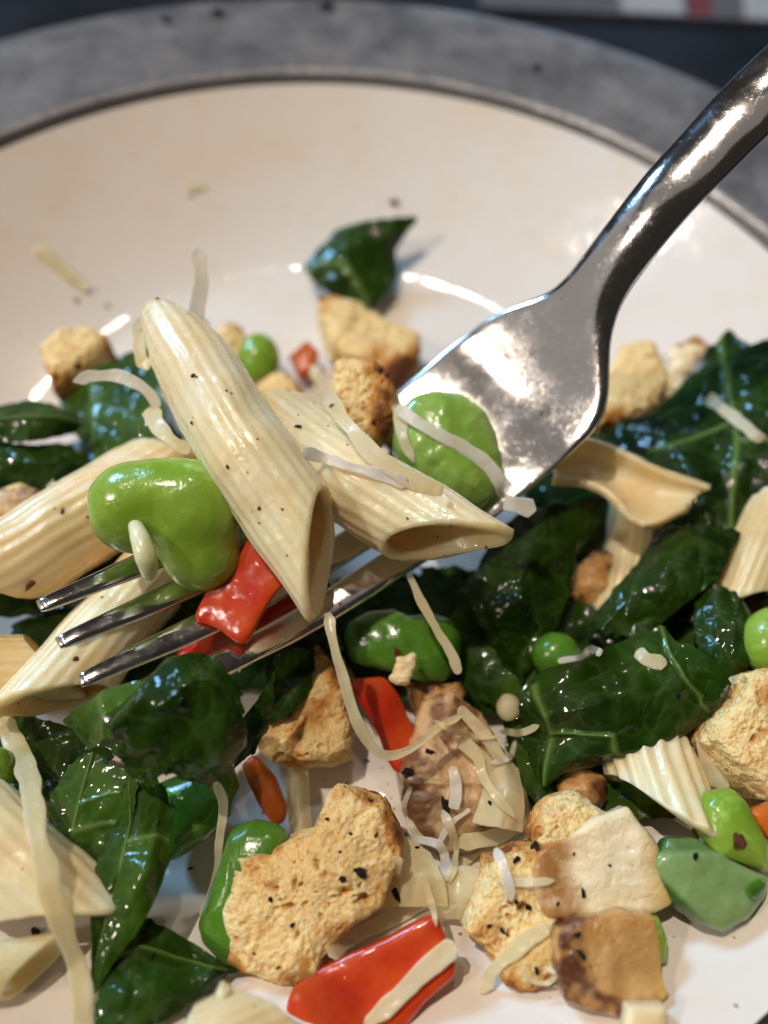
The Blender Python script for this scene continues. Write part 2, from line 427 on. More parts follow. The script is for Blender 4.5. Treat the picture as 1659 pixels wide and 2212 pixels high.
def chunk(name, label, cat, outline, h, T, n=(0, .3, 1), p=2.6, mat=None, group=None, smooth=3, K=140, M=70, amp=0.0, fs=1.5, disp=None, seed=0, parent=None, attrs=None, center=None):
    ol = np.array(outline, float)
    c2 = ol.mean(0) if center is None else np.array(center, float)
    pc = PT((c2[0], c2[1], h)); nw = unit(RCn @ np.array(n, float))
    def onplane(q):
        r = ray(*q); return CAM + r*(((pc - CAM) @ nw)/(r @ nw))
    q3 = np.array([onplane(q) for q in ol])
    ex = unit(CX - nw*(CX @ nw)); ey = np.cross(nw, ex)
    q = np.stack([(q3 - pc) @ ex, (q3 - pc) @ ey], 1)
    th = np.linspace(0, 2*math.pi, K, endpoint=False); r = np.zeros(K)
    for k, a in enumerate(th):
        d = np.array([math.cos(a), math.sin(a)]); best = 0
        for i in range(len(q)):
            A, Bq = q[i], q[(i+1) % len(q)]; e = Bq - A
            den = d[0]*e[1] - d[1]*e[0]
            if abs(den) < 1e-12: continue
            tt = (A[0]*e[1] - A[1]*e[0])/den; uu = (A[0]*d[1] - A[1]*d[0])/den
            if tt > 0 and -1e-6 <= uu <= 1 + 1e-6: best = max(best, tt)
        r[k] = best
    bad = r <= 0
    if bad.any(): r[bad] = np.interp(th[bad], th[~bad], r[~bad])
    for _ in range(smooth): r = (np.roll(r, 1) + 2*r + np.roll(r, -1))/4
    al = np.linspace(-math.pi/2, math.pi/2, M)
    k = (np.abs(np.cos(al))**p + np.abs(np.sin(al))**p)**(-1/p)
    rr, hh = np.cos(al)*k, np.sin(al)*k; rr[0] = rr[-1] = 0
    Tf, Tb = (T if isinstance(T, tuple) else (T, T))
    hz = np.where(hh > 0, hh*Tf, hh*Tb)
    loc = np.stack([np.outer(rr, r*np.cos(th)), np.outer(rr, r*np.sin(th)), np.outer(hz, np.ones(K))], -1)
    du = np.gradient(loc, axis=0); dv = np.roll(loc, -1, 1) - np.roll(loc, 1, 1)
    nn = np.cross(dv, du).reshape(-1, 3); loc = loc.reshape(-1, 3)
    nl = np.linalg.norm(nn, axis=1); nn = np.where(nl[:, None] > 1e-9, nn/np.maximum(nl, 1e-9)[:, None], np.stack([0*nl, 0*nl, np.sign(loc[:, 2])], 1))
    d = np.zeros(len(loc))
    if amp: d = d + amp*fbm(loc*fs + seed*9.1, seed, 4)
    at = {}
    if disp is not None:
        dd, at = disp(loc, nn, seed); d = d + dd
    # weld the pole rows to one height
    d2 = d.reshape(M, K); d2[0] = d2[0].mean(); d2[-1] = d2[-1].mean()
    loc = loc + nn*d2.reshape(-1)[:, None]
    v = pc + loc[:, :1]*ex + loc[:, 1:2]*ey + loc[:, 2:3]*nw
    f = gridfaces(M, K)
    return mk(name, v, f, mat, parent, label, cat, group, attrs=at)

def bread(loc, nn, seed):                   # open crumb: pits of two sizes, toast on the raised edges
    q = loc + seed*7.3
    w = .10*np.stack([fbm(q*3, seed+40, 3), fbm(q*3, seed+41, 3), fbm(q*3, seed+42, 3)], 1)
    f1, f2 = worley((q+w)*5.5, seed); g1, g2 = worley(q*13, seed+3); h1, h2 = worley((q+w)*2.6, seed+9)
    sst = lambda x, a, b: (lambda t: t*t*(3-2*t))(np.clip((x-a)/(b-a), 0, 1))
    act = np.clip(fbm(q*2.2, seed+50, 2)*3, 0, 1)
    pit = sst(f1, .33, .16)*.055*(.25 + act) + np.clip(.40 - g1, 0, 1)*.05 + sst(h1, .27, .15)*.11*act
    f4, f5 = worley(q*1.1 + 3, seed+70)
    d = .05*fbm(q*1.2, seed, 2) + .09*(np.clip(f5 - f4, 0, .5) - .2) + .022*fbm(q*5, seed+8, 3) + .008*fbm(q*15, seed+11, 2) - pit*1.5
    tz = fbm(q*1.2, seed+21, 4)
    rad = np.linalg.norm(loc[:, :2], axis=1); edge = np.clip(rad/(np.percentile(rad, 97)+1e-6), 0, 1.1)
    toast = .50*tz + .70*edge**4 + .12 + .10*np.clip(fbm(q*9, seed+60, 2), -1, 1) + .30*fbm(q*3.5, seed+31, 3)
    return d, {'toast': np.clip(toast, 0, 1)}
def crouton(label, outline, h, T, n=(0, .3, 1), seed=1, p=5.0, **k):
    k.setdefault('K', 320); k.setdefault('M', 150)
    return chunk('crouton', label, 'crouton', outline, h, T, n, p, M_CRUST, 'bread croutons', 0, disp=bread, seed=seed, **k)

def meat(loc, nn, seed):                    # torn fibres and browned patches
    q = loc + seed*5.1; st = q*np.array([1.2, 3.4, 2.2])
    r = 1 - np.abs(fbm(st, seed, 4)); r2 = 1 - np.abs(fbm(q*4.5, seed+5, 3))
    d = .05*(r - .75) + .03*(r2 - .7) + .10*fbm(q*1.1, seed+9, 2)
    return d, {'brown': np.clip(.5 + 1.2*fbm(q*1.6, seed+20, 4) + .4*fbm(q*6, seed+22, 2), 0, 1)}
def slice_pale(loc, nn, seed):
    d, at = meat(loc, nn, seed); x, y = loc[:, 0], loc[:, 1]; xm = x.max()
    at['brown'] = np.clip(at['brown']*.5 + .75*np.clip((-x - .05)/.5, 0, 1) - .12, 0, 1)
    at['rind'] = np.clip((x - .55*xm)/(.4*xm), 0, 1)*.8; return d*.35 + .07*fbm(loc*1.4 + 7, seed, 2), at
def slice_brown(loc, nn, seed):
    d, at = meat(loc, nn, seed); x = loc[:, 0]; xm = x.max()
    at['rind'] = np.clip((x - .70*xm)/(.25*xm), 0, 1); return d*.35 + .07*fbm(loc*1.4 + 9, seed, 2), at
def ell(cx, cy, rx, ry, n=24, a=0):
    a = math.radians(a)
    return [(cx + rx*math.cos(t)*math.cos(a) - ry*math.sin(t)*math.sin(a), cy + rx*math.cos(t)*math.sin(a) + ry*math.sin(t)*math.cos(a)) for t in np.linspace(0, 2*math.pi, n, endpoint=False)]

def leaf(label, grid, seed=1, crinkle=.05, cs=1.1, veins=(), ribs=(), edge=.035, mat=None, th=.022, res=120, net=.35, group='kale leaves', name='kale_leaf', cat='leaf', puff=.06, flat=.5, crease=.10, zig=.13, lin=.75):
    hg = np.array([[p[2] for p in row] for row in grid], float); a, b = hg.shape
    ii, jj = np.meshgrid(np.arange(a), np.arange(b), indexing='ij'); A_ = np.stack([np.ones(a*b), ii.ravel(), jj.ravel()], 1)
    pl_ = (A_ @ np.linalg.lstsq(A_, hg.ravel(), rcond=None)[0]).reshape(a, b); hg = pl_ + (hg - pl_)*flat + zig*(np.random.RandomState(seed).rand(a, b)*2 - 1)*np.where((ii + jj) % 2 == 0, 1, -.6)
    G = np.array([[PT((p[0], p[1], hg[r_, c_])) for c_, p in enumerate(row)] for r_, row in enumerate(grid)])
    u = np.linspace(0, 1, res); E = lambda k: edge*np.abs(fbm(np.stack([u*9 + seed*3.3 + k*20, u*0, u*0], 1), seed+k, 3))
    eu0, eu1, ev0, ev1 = E(0), E(1), E(2), E(3)
    U, V = np.meshgrid(u, u, indexing='ij')
    U2 = eu0[None, :]*(1-U) + (1-eu1)[None, :]*U
    V2 = ev0[:, None]*(1-V) + (1-ev1)[:, None]*V
    # sample a fine spline surface, then look it up at the jittered coordinates
    m = 160; mixm = lambda n_: lin*linmat(n_, m) + (1-lin)*crmat(n_, m)
    FS = np.einsum('ia,abk,jb->ijk', mixm(a), G, mixm(b))
    def look(U, V):
        x = np.clip(U, 0, 1)*(m-1); y = np.clip(V, 0, 1)*(m-1)
        i = np.minimum(x.astype(int), m-2); j = np.minimum(y.astype(int), m-2); fx = (x-i)[..., None]; fy = (y-j)[..., None]
        return FS[i, j]*(1-fx)*(1-fy) + FS[i+1, j]*fx*(1-fy) + FS[i, j+1]*(1-fx)*fy + FS[i+1, j+1]*fx*fy
    X = look(U2, V2)
    nn = unit(np.cross(np.gradient(X, axis=1), np.gradient(X, axis=0)))
    if (nn.reshape(-1, 3) @ CZ).mean() < 0: nn = -nn
    q = X.reshape(-1, 3)
    wq = q*cs + .3*np.stack([fbm(q*2, seed+5, 2), fbm(q*2+9, seed+6, 2), fbm(q*2+19, seed+7, 2)], 1)
    f1, f2 = worley(wq*1.25, seed)
    cell = np.clip(f2 - f1, 0, .6)
    wr = np.abs(fbm(q*.62 + seed*2.1, seed+11, 2)); wr2 = np.abs(fbm(q*2.0 + seed, seed+12, 2)); wr3 = np.abs(fbm(q*4.6 + seed, seed+13, 2))
    d = crinkle*.5*fbm(q*cs, seed, 2) + crease*(wr - .3) + crease*.42*(wr2 - .3) + crease*.13*(wr3 - .3) + puff*.35*(np.sqrt(cell/.6) - .6)
    vm = net*.45*np.exp(-(cell/.07)**2)
    uv = np.stack([U2, V2], -1).reshape(-1, 2)
    for (pl, wv) in veins:
        pl = np.array(pl, float); dm = np.full(len(uv), 9.)
        for i in range(len(pl)-1):
            A, Bq = pl[i], pl[i+1]; e = Bq-A; tt = np.clip(((uv-A) @ e)/(e @ e), 0, 1)
            dm = np.minimum(dm, np.linalg.norm(uv - A - tt[:, None]*e, axis=1))
        g = np.exp(-(dm/wv)**2); vm = np.maximum(vm, g); d = d*(1-.7*g) + .03*g
    v = q + nn.reshape(-1, 3)*d[:, None]
    f = gridfaces(res, res, wrap=False)
    if np.cross(v[res]-v[0], v[1]-v[0]) @ nn[0, 0] > 0: f = [x[::-1] for x in f]
    o = mk(name, v, f, mat or M_LEAF, None, label, cat, group, attrs={'vein': np.clip(vm, 0, 1)}, closed=False)
    md = o.modifiers.new('thickness', 'SOLIDIFY'); md.thickness = th*S; md.offset = -1
    Xd = v.reshape(res, res, 3)
    for (pl, wpx) in ribs:                    # raised stalks along the sheet
        pl = np.array(pl, float); path = []
        for (a0, b0) in pl:
            i, j = int(round(np.clip(a0, 0, 1)*(res-1))), int(round(np.clip(b0, 0, 1)*(res-1)))
            path.append(Xd[i, j] + nn[i, j]*.005)
        tube('rib', path, np.linspace(wpx*.75, wpx*1.15, len(path)), M_RIB, o, flat=.34)
    return o

def tube(name, path, wpx, mat, parent=None, n=40, K=14, flat=1.0, label=None, cat=None, group=None):
    path = np.asarray(path, float); ref = unit(CAM - path.mean(0))
    p, t, N, B, s = frames(path, n, ref)
    rad = np.interp(np.linspace(0, 1, n), np.linspace(0, 1, len(wpx)), wpx)/2*np.array([depth(x) for x in p])/F0
    rad = rad*(1 + .08*fbm(np.stack([s*3, s*0, s*0], 1), 3, 2))
    e = np.linspace(0, 1, n); rad = rad*np.clip(np.minimum(e, 1-e)*n/2.5, .25, 1)**.5
    ph = np.linspace(0, 2*math.pi, K, endpoint=False)
    v = (p[:, None] + N[:, None]*(np.cos(ph)*flat)[None, :, None]*rad[:, None, None] + B[:, None]*np.sin(ph)[None, :, None]*rad[:, None, None]).reshape(-1, 3)
    f = gridfaces(n, K) + [tuple(range(K))[::-1], tuple(range((n-1)*K, n*K))]
    return mk(name, v, f, mat, parent, label, cat, group)

def blob(name, label, cat, c, h, ells, k, mat, res=(110, 80), parent=None, group=None, amp=.0, seed=0, flatp=None):
    pc = PT((c[0], c[1], h)); sca = depth(pc)/F0
    th = np.linspace(0, 2*math.pi, res[0], endpoint=False); ph = np.linspace(-math.pi/2, math.pi/2, res[1])
    d = np.stack([np.outer(np.cos(ph), np.cos(th)), np.outer(np.cos(ph), np.sin(th)), np.outer(np.sin(ph), np.ones_like(th))], -1).reshape(-1, 3)
    C = np.array([[e[0]-c[0], -(e[1]-c[1]), e[2]] for e in ells], float); R = np.array([e[3:6] for e in ells], float)
    def sdf(x):
        o = None
        for cc, rr in zip(C, R):
            y = (x - cc)/rr; l = np.linalg.norm(y, axis=1); v = (l - 1)*rr.min()
            if o is None: o = v
            else:
                hh = np.clip(.5 + .5*(v - o)/k, 0, 1); o = v*(1-hh) + o*hh - k*hh*(1-hh)
        return o
    lo = np.zeros(len(d)); hi = np.full(len(d), 400.0)
    ts = np.linspace(2, 400, 160); val = np.stack([sdf(d*t) for t in ts], 1)
    idx = val.shape[1] - 1 - np.argmax(val[:, ::-1] < 0, axis=1)
    lo = ts[idx]; hi = ts[np.minimum(idx+1, len(ts)-1)]
    for _ in range(20):
        mi = (lo+hi)/2; s_ = sdf(d*mi[:, None]) < 0; lo = np.where(s_, mi, lo); hi = np.where(s_, hi, mi)
    x = d*lo[:, None]
    x = x*(1 + amp*fbm(x/60 + seed, seed, 3))[:, None]
    v = pc + (x[:, :1]*CX + x[:, 1:2]*CY + x[:, 2:3]*CZ)*sca
    return mk(name, v, gridfaces(res[1], res[0]), mat, parent, label, cat, group)

# ------------------------------------------------------------------ table and plate
def lathe(name, prof, mat, parent, K=256):
    prof = np.array(prof, float); ph = np.linspace(0, 2*math.pi, K, endpoint=False)
    v = np.stack([np.outer(prof[:, 0], np.cos(ph)), np.outer(prof[:, 0], np.sin(ph)), np.outer(prof[:, 1], np.ones(K))], -1).reshape(-1, 3)
    return mk(name, v, gridfaces(len(prof), K), mat, parent, closed=False)
TZ = -1.0
tb = mk('table', [(-150, -120, TZ), (150, -120, TZ), (150, 150, TZ), (-150, 150, TZ)], [(0, 1, 2, 3)], M_TABLE, kind='structure')
tb['label'] = 'dark table top under the plate'
plate = empty('dinner_plate', (0, 0, TZ), 'wide rimmed dinner plate with cream well and pewter grey rim', 'plate')
rs_ = np.concatenate([np.linspace(0.02, R_FLOOR, 14), np.linspace(R_FLOOR, R_IN, 40)[1:]])
lathe('well', [(r, float(platez(r))) for r in rs_], M_PLATE, plate)
gr = [(R_IN - .002, Z_IN - .004), (R_IN + .05, Z_IN - .03), (R_IN + .12, Z_IN - .035), (R_IN + .19, Z_IN - .01), (R_IN + .23, Z_IN + .06)]
lathe('groove', gr, M_GROOVE, plate)
rm = [(R_IN + .228, Z_IN + .05), (R_IN + .30, Z_IN + .115), (R_IN + .45, Z_IN + .14)]
for t in np.linspace(0.05, 1, 24):
    r = R_IN + .45 + t*(R_OUT - .25 - R_IN - .45); rm.append((r, Z_IN + .14 + .17*math.sin(t*math.pi*.60)))
rz = rm[-1][1]
for a in np.linspace(0, math.pi, 12)[1:]:
    rm.append((R_OUT - .25 + .2*math.sin(a), rz - .16 + .16*math.cos(a)))
rm += [(R_IN + .6, Z_IN - .45), (R_IN - .3, Z_IN - .5)]
lathe('rim', rm, M_RIM, plate)
lathe('underside', [(R_IN - .3, Z_IN - .5), (R_FLOOR + 1.2, -.1), (R_FLOOR + .4, -.55), (R_FLOOR + .3, TZ + .01), (R_FLOOR - .1, TZ + .01), (R_FLOOR - .3, -.5), (.05, -.45)], M_PLATE, plate)


# folded printed sheet lying on the table beyond the plate
def slab(name, pts, z0, z1, mat, parent=None, **k):
    v = [(*P(x, y, z1)[:2], z1) for x, y in pts]; v += [(a, b, z0) for a, b, _ in v]
    n = len(pts)
    f = [tuple(range(n)), tuple(range(n, 2*n))[::-1]] + [(i, i+n, (i+1) % n + n, (i+1) % n) for i in range(n)]
    return mk(name, v, f, mat, parent, smooth=False, **k)
card = slab('printed_card', [(1040, -60), (1035, 14), (1700, 48), (1720, -60)], TZ + .004, TZ + .12, M_PAPER_G, label='grey printed card with white and red patches beyond the plate', cat='card')
slab('white_patch', [(1335, -40), (1345, 24), (1478, 30), (1470, -40)], TZ + .121, TZ + .126, M_PAPER_W, card)
slab('red_patch', [(1480, -40), (1486, 30), (1538, 33), (1535, -40)], TZ + .121, TZ + .126, M_PAPER_R, card)
slab('white_patch', [(1602, -40), (1610, 38), (1700, 43), (1700, -40)], TZ + .121, TZ + .126, M_PAPER_W, card)

# ------------------------------------------------------------------ fork
a_, b_ = P(90, 1295, 2.55), P(190, 1465, 2.55)
va = (b_ - a_)[:2]; ang = math.atan2(va[1], va[0]) + math.pi/2 + math.radians(-0.5)
FD = np.array([math.cos(ang), math.sin(ang), 0]); FN = np.array([-FD[1], FD[0], 0])
FO = P(163, 1425, 2.55)
def onfork(x, y):
    r = ray(x, y); return CAM + r*(((FO - CAM) @ FN)/(r @ FN))
SP = [(141, 1434), (405, 1316), (590, 1225), (800, 1095), (905, 1022), (1002, 946), (1090, 866), (1164, 782), (1234, 692), (1302, 598), (1370, 507), (1445, 414), (1528, 326), (1617, 232), (1720, 138), (1850, 25)]
spine = np.array([onfork(*q) for q in SP])
fp, ft, fN, fB, fs_ = frames(spine, 400, np.array([0, 0, 1.0]))
def fk(k): return fs_[np.argmin(np.linalg.norm(fp - spine[k], axis=1))]
knots = [fk(k) for k in range(len(SP))]
for k in (0, 1, 2, 3, 5, 7, 9, 12): print('FORK', SP[k], spine[k].round(2), 'depth', round(depth(spine[k]), 2), 's', round(knots[k], 2))
def fat(s):
    c = np.array([np.interp(s, fs_, fp[:, k]) for k in range(3)]); t = unit(np.array([np.interp(s, fs_, ft[:, k]) for k in range(3)]))
    B = unit(np.cross(np.array([0, 0, 1.0]), t)); return c, t, np.cross(t, B), B
s_root = knots[4] - .1
hw_ = [(s_root - .3, 1.24), (knots[5], 1.24), (knots[6], 1.24), (knots[7], 1.16), ((knots[7]+knots[8])/2, .96), (knots[8], .62), ((knots[8]+knots[9])/2, .46), (knots[9], .415), (knots[10], .40), (knots[11], .40), (knots[12], .41), (knots[13], .43), (knots[15], .50)]
th_ = [(s_root - .3, .19), (knots[6], .20), (knots[7], .24), (knots[8], .34), (knots[9], .42), (knots[10], .40), (knots[12], .36), (knots[15], .30)]
cv_ = [(s_root - .3, .10), (knots[6], .16), (knots[7], .12), (knots[8], .05), (knots[9], 0), (knots[10], -.02), (knots[15], -.02)]
def smoothint(s, tab):
    x = np.array([a for a, _ in tab]); y = np.array([b for _, b in tab])
    return np.mean([np.interp(s + o, x, y) for o in np.linspace(-.28, .28, 9)])
ss = np.linspace(s_root, fs_[-1], 150); K = 64; ph = np.linspace(0, 2*math.pi, K, endpoint=False)
rows = []
for s in ss:
    c, t, N, B = fat(s); w, th, cv = smoothint(s, hw_)*1.08, smoothint(s, th_)*1.08, smoothint(s, cv_)
    c = c - B*smoothint(s, [(s_root, 0), (knots[6], .06), (knots[7], .17), (knots[8], .10), (knots[9], 0), (knots[15], 0)])
    pq = 2.2 + 1.4*np.clip((w - .5)/.6, 0, 1)
    k = (np.abs(np.cos(ph))**pq + np.abs(np.sin(ph))**pq)**(-1/pq)
    x, y = np.cos(ph)*k, np.sin(ph)*k
    rows.append(c + np.outer(x*w, B) + np.outer(y*th/2 + cv*x*x, N))
fv = np.concatenate(rows); fcut = 66
fork = empty('fork', fat(s_root)[0], 'stainless steel fork lifting pasta and beans above the plate', 'fork')
ff = gridfaces(len(ss), K)
def normals(v, f):
    q = np.array(f); n = np.zeros_like(v); fn = np.cross(v[q[:, 2]] - v[q[:, 0]], v[q[:, 3]] - v[q[:, 1]])
    for c in range(4): np.add.at(n, q[:, c], fn)
    return unit(n)
fn_all = normals(fv, ff)
cenl = np.repeat(np.array([r.mean(0) for r in rows]), K, 0)
if np.sum(fn_all*(fv - cenl)) < 0: fn_all = -fn_all
def forkpart(name, a, b):
    v = fv[a*K:(b+1)*K]; f = gridfaces(b - a + 1, K)
    if name == 'head': f = f + [tuple(range(K))[::-1]]
    o = mk(name, v, f, M_STEEL, fork)
    o.data.normals_split_custom_set_from_vertices([tuple(x) for x in fn_all[a*K:(b+1)*K]])
    return o
forkpart('head', 0, fcut); forkpart('handle', fcut, len(ss) - 1)
for i in range(4):
    lat0 = (1.5 - i)*.68; lat1 = (1.5 - i)*.60
    st = np.linspace(.04 if i in (1, 2) else .06, s_root + .12, 60); rr = []
    for s in st:
        u = s/(s_root); c, t, N, B = fat(s)
        w = np.interp(u, [0, .03, .25, .6, 1.02], [.075, .105, .175, .225, .245]); th = np.interp(u, [0, .04, .3, 1], [.05, .10, .16, .19])
        x, y = np.cos(ph[::2]), np.sin(ph[::2]); k = (np.abs(x)**3 + np.abs(y)**3)**(-1/3)
        lat = lat1 + (lat0 - lat1)*u
        cvx = smoothint(max(s, s_root), cv_)*(lat/1.24)**2*np.clip(u, .0, 1)
        rr.append(c + np.outer(x*k*w - 0, B) + B*lat + np.outer(y*k*th/2 + cvx, N))
    v = np.concatenate(rr); n2 = len(ph[::2])
    mk('tine', v, gridfaces(len(st), n2) + [tuple(range(n2))[::-1], tuple(range((len(st)-1)*n2, len(st)*n2))], M_STEEL, fork)

# ------------------------------------------------------------------ salad on the plate, back row
leaf('folded dark kale leaf lying alone at the back of the well', [
    [(652, 575, .25), (690, 535, .5), (730, 498, .6), (790, 478, .75), (850, 466, .8), (912, 466, .75)],
    [(664, 600, .35), (700, 565, .95), (750, 540, 1.0), (810, 520, 1.0), (850, 505, .9), (890, 492, .8)],
    [(690, 625, .3), (725, 600, .85), (765, 590, .8), (810, 575, .75), (850, 560, .6), (855, 540, .5)],
    [(745, 655, .15), (765, 650, .4), (790, 670, .3), (815, 660, .2), (850, 620, .15), (862, 585, .1)]], seed=3, mat=M_LEAF, veins=[([(.2, .05), (.45, .3), (.95, .45)], .035)])
crouton('toasted wedge crouton just below the lone back leaf', [(685, 650), (720, 648), (770, 668), (830, 706), (905, 738), (902, 775), (850, 832), (770, 800), (715, 765), (695, 700)], .55, (.35, .5), (.1, .5, .8), 5)
crouton('small browned crouton at the back left of the salad', [(95, 785), (115, 765), (140, 745), (200, 733), (246, 752), (250, 775), (205, 810), (160, 850), (128, 860), (112, 822)], .55, .5, (0, .5, .8), 9)
leaf('dark kale leaf with pale vein behind the big penne', [
    [(120, 880, .3), (190, 800, .9), (250, 770, 1.1), (330, 735, 1.2)],
    [(150, 905, .4), (205, 860, 1.0), (270, 830, 1.2), (345, 800, 1.3)],
    [(175, 960, .5), (208, 920, .9), (280, 905, 1.1), (360, 880, 1.2)],
    [(185, 1005, .4), (215, 995, .7), (285, 995, .9), (370, 950, 1.0)]], seed=8, mat=M_LEAF_L, veins=[([(0, .33), (.5, .30), (1, .28)], .03)], crinkle=.03)
leaf('shiny kale leaf curling at the left edge, upper of two', [
    [(-60, 885, .9), (0, 872, 1.2), (60, 862, 1.4), (110, 868, 1.3), (170, 898, 1.0)],
    [(-60, 910, 1.1), (0, 905, 1.6), (60, 900, 1.7), (120, 900, 1.6), (182, 915, 1.1)],
    [(-60, 960, 1.0), (0, 958, 1.3), (60, 955, 1.4), (110, 950, 1.3), (165, 938, 1.1)]], seed=12, mat=M_LEAF, veins=[([(.5, 0), (.5, 1)], .04)], crinkle=.03)
leaf('shiny kale leaf at the left edge, lower of two', [
    [(-60, 950, .9), (0, 955, 1.1), (60, 958, 1.2), (130, 958, 1.2), (190, 975, .9)],
    [(-60, 985, 1.1), (0, 990, 1.4), (60, 1000, 1.5), (120, 1000, 1.4), (180, 1010, 1.0)],
    [(-60, 1020, 1.0), (0, 1035, 1.1), (60, 1050, 1.1), (118, 1072, 1.0), (160, 1040, .7)]], seed=13, mat=M_LEAF, crinkle=.03)
leaf('sliver of kale leaf peeking out right of the upright penne', [
    [(420, 690, .5), (440, 694, .7), (478, 745, .6)], [(430, 740, .6), (460, 760, .8), (500, 800, .5)], [(450, 800, .5), (480, 815, .6), (505, 830, .3)]], seed=17)
def crumb(label, c, rx, ry, h, mat=None, seed=1, T=.3, name='crouton_crumb', cat='crumb'):
    return chunk(name, label, cat, ell(*c, rx, ry), h, T, (0, .3, 1), 2.4, mat or M_CRUST, 'crumbs of crouton', 2, disp=bread, seed=seed, K=120, M=60)
crumb('rough beige crouton crumb left of the small green bean', (503, 756), 34, 56, .4, seed=2, T=.28)
crumb('golden crouton crumb below the small green bean', (600, 852), 52, 44, .45, seed=4, T=.3)
chunk('fava_bean', 'small round green bean standing among crumbs at the back', 'bean', ell(560, 777, 46, 54), .55, .38, (0, .2, 1), 2.1, M_BEAN, 'green beans in the salad', amp=.02)
chunk('pepper_piece', 'little orange pepper bit beside the small back bean', 'pepper', [(620, 772), (665, 740), (692, 762), (682, 812), (645, 820)], .3, .2, (0, .4, 1), 3, M_ORANGE, 'pepper pieces', amp=.03)
chunk('crouton_crumb', 'pale bread crumb at the left edge of the fork crouton', 'crumb', [(640, 905), (670, 880), (705, 875), (715, 920), (690, 950), (655, 940)], .9, .3, (0, .3, 1), 2.4, M_CRUST, 'crumbs of crouton', disp=bread, seed=6)
crouton('blurred tan crouton behind the right side of the fork head', [(1285, 940), (1300, 830), (1335, 762), (1395, 755), (1420, 800), (1435, 850), (1410, 900), (1340, 935)], .7, .5, (0, .5, .9), 11)
chunk('cooked_piece', 'pale upright sliver beside the blurred tan crouton', 'food piece', [(1430, 850), (1455, 745), (1500, 728), (1525, 755), (1490, 810), (1450, 870)], .6, .15, (0, .3, 1), 2.6, M_PALE, 'cooked pieces', disp=meat, K=160, M=80)

# ------------------------------------------------------------------ left side
penne('big penne lying behind the sprouting bean, running off the left edge', [(430, 975, 1.35), (215, 1105, 1.5), (-70, 1275, 1.6)], 190, (1.2, -90), (1.2, 90), 21, mat=M_PASTA2)
chunk('cooked_piece', 'brownish scrap under the left kale leaves', 'food piece', [(-40, 1065), (60, 1062), (125, 1085), (60, 1125), (-40, 1150)], 1.3, .3, (0, .3, 1), 2.6, M_TAN, 'cooked pieces', disp=meat, K=160, M=80)
penne('penne under the fork tines with its cut end pointing down left', [(375, 1200, 1.0), (240, 1360, 1.15), (110, 1512, 1.3)], 168, (1.1, 90), (1.0, 100), 22)
penne('penne stub at the left edge below the tines', [(-140, 1452, 1.0), (0, 1446, 1.05), (120, 1440, 1.05)], 150, (1.1, 90), (.9, 90), 23, mat=M_PASTA2)
leaf('dark kale leaf in shadow under the left tines', [
    [(30, 1350, .3), (120, 1310, .5), (260, 1280, .6), (420, 1290, .6)], [(0, 1420, .4), (150, 1420, .5), (300, 1400, .7), (460, 1400, .6)], [(60, 1500, .3), (180, 1500, .4), (330, 1480, .5), (480, 1470, .4)]], seed=31)
leaf('dark kale leaf in the bottom left corner of the pile', [
    [(-40, 1530, .6), (60, 1540, .8), (150, 1570, .9), (260, 1600, .8)], [(-40, 1600, .5), (60, 1610, .7), (150, 1640, .8), (230, 1680, .7)], [(-40, 1700, .3), (40, 1710, .5), (110, 1740, .6), (160, 1770, .5)]], seed=33)
chunk('fava_bean', 'green bean cut off by the left edge', 'bean', ell(-5, 1662, 34, 48), 1.0, .28, (0, .2, 1), 2.1, M_BEAN, 'green beans in the salad')
chunk('pepper_piece', 'orange pepper bit at the left edge above the bottom penne', 'pepper', [(-20, 1730), (40, 1735), (52, 1775), (30, 1800), (-20, 1790)], .9, .15, (0, .3, 1), 3, M_ORANGE, 'pepper pieces')
leaf('kale leaf hanging down left with a pale vein, darker half', [
    [(150, 1650, 1.35), (200, 1622, 1.6), (260, 1650, 1.6), (300, 1690, 1.5)],
    [(105, 1715, 1.15), (170, 1720, 1.45), (230, 1730, 1.5), (290, 1760, 1.35)],
    [(102, 1800, .9), (150, 1810, 1.2), (200, 1820, 1.25), (255, 1830, 1.1)],
    [(140, 1890, .5), (165, 1890, .8), (190, 1895, .8), (225, 1890, .8)],
    [(185, 1945, .25), (195, 1942, .4), (205, 1938, .45), (215, 1935, .5)]], seed=41, mat=M_LEAF_L, veins=[([(0, .35), (.5, .38), (1, .4)], .022), ([(.3, .38), (.15, .8)], .015), ([(.45, .38), (.35, .85)], .015)], crinkle=.03, puff=.04)
leaf('bright kale lobe folding forward above the bottom leaf', [
    [(265, 1690, 1.5), (310, 1678, 1.5), (350, 1680, 1.45), (378, 1740, 1.3)],
    [(255, 1770, 1.35), (300, 1775, 1.5), (340, 1790, 1.45), (374, 1825, 1.2)],
    [(215, 1850, 1.1), (270, 1870, 1.35), (315, 1885, 1.3), (352, 1895, 1.05)],
    [(195, 1950, .8), (235, 1965, 1.05), (275, 1980, 1.0), (305, 2005, .8)],
    [(192, 2060, .5), (205, 2070, .65), (225, 2075, .65), (245, 2085, .55)],
    [(200, 2150, .3), (203, 2148, .35), (206, 2146, .35), (210, 2142, .3)]], seed=44, mat=M_LEAF_L, veins=[([(0, .1), (.5, .35), (1, .5)], .02), ([(.3, .25), (.2, .9)], .015)], crinkle=.03, puff=.035)
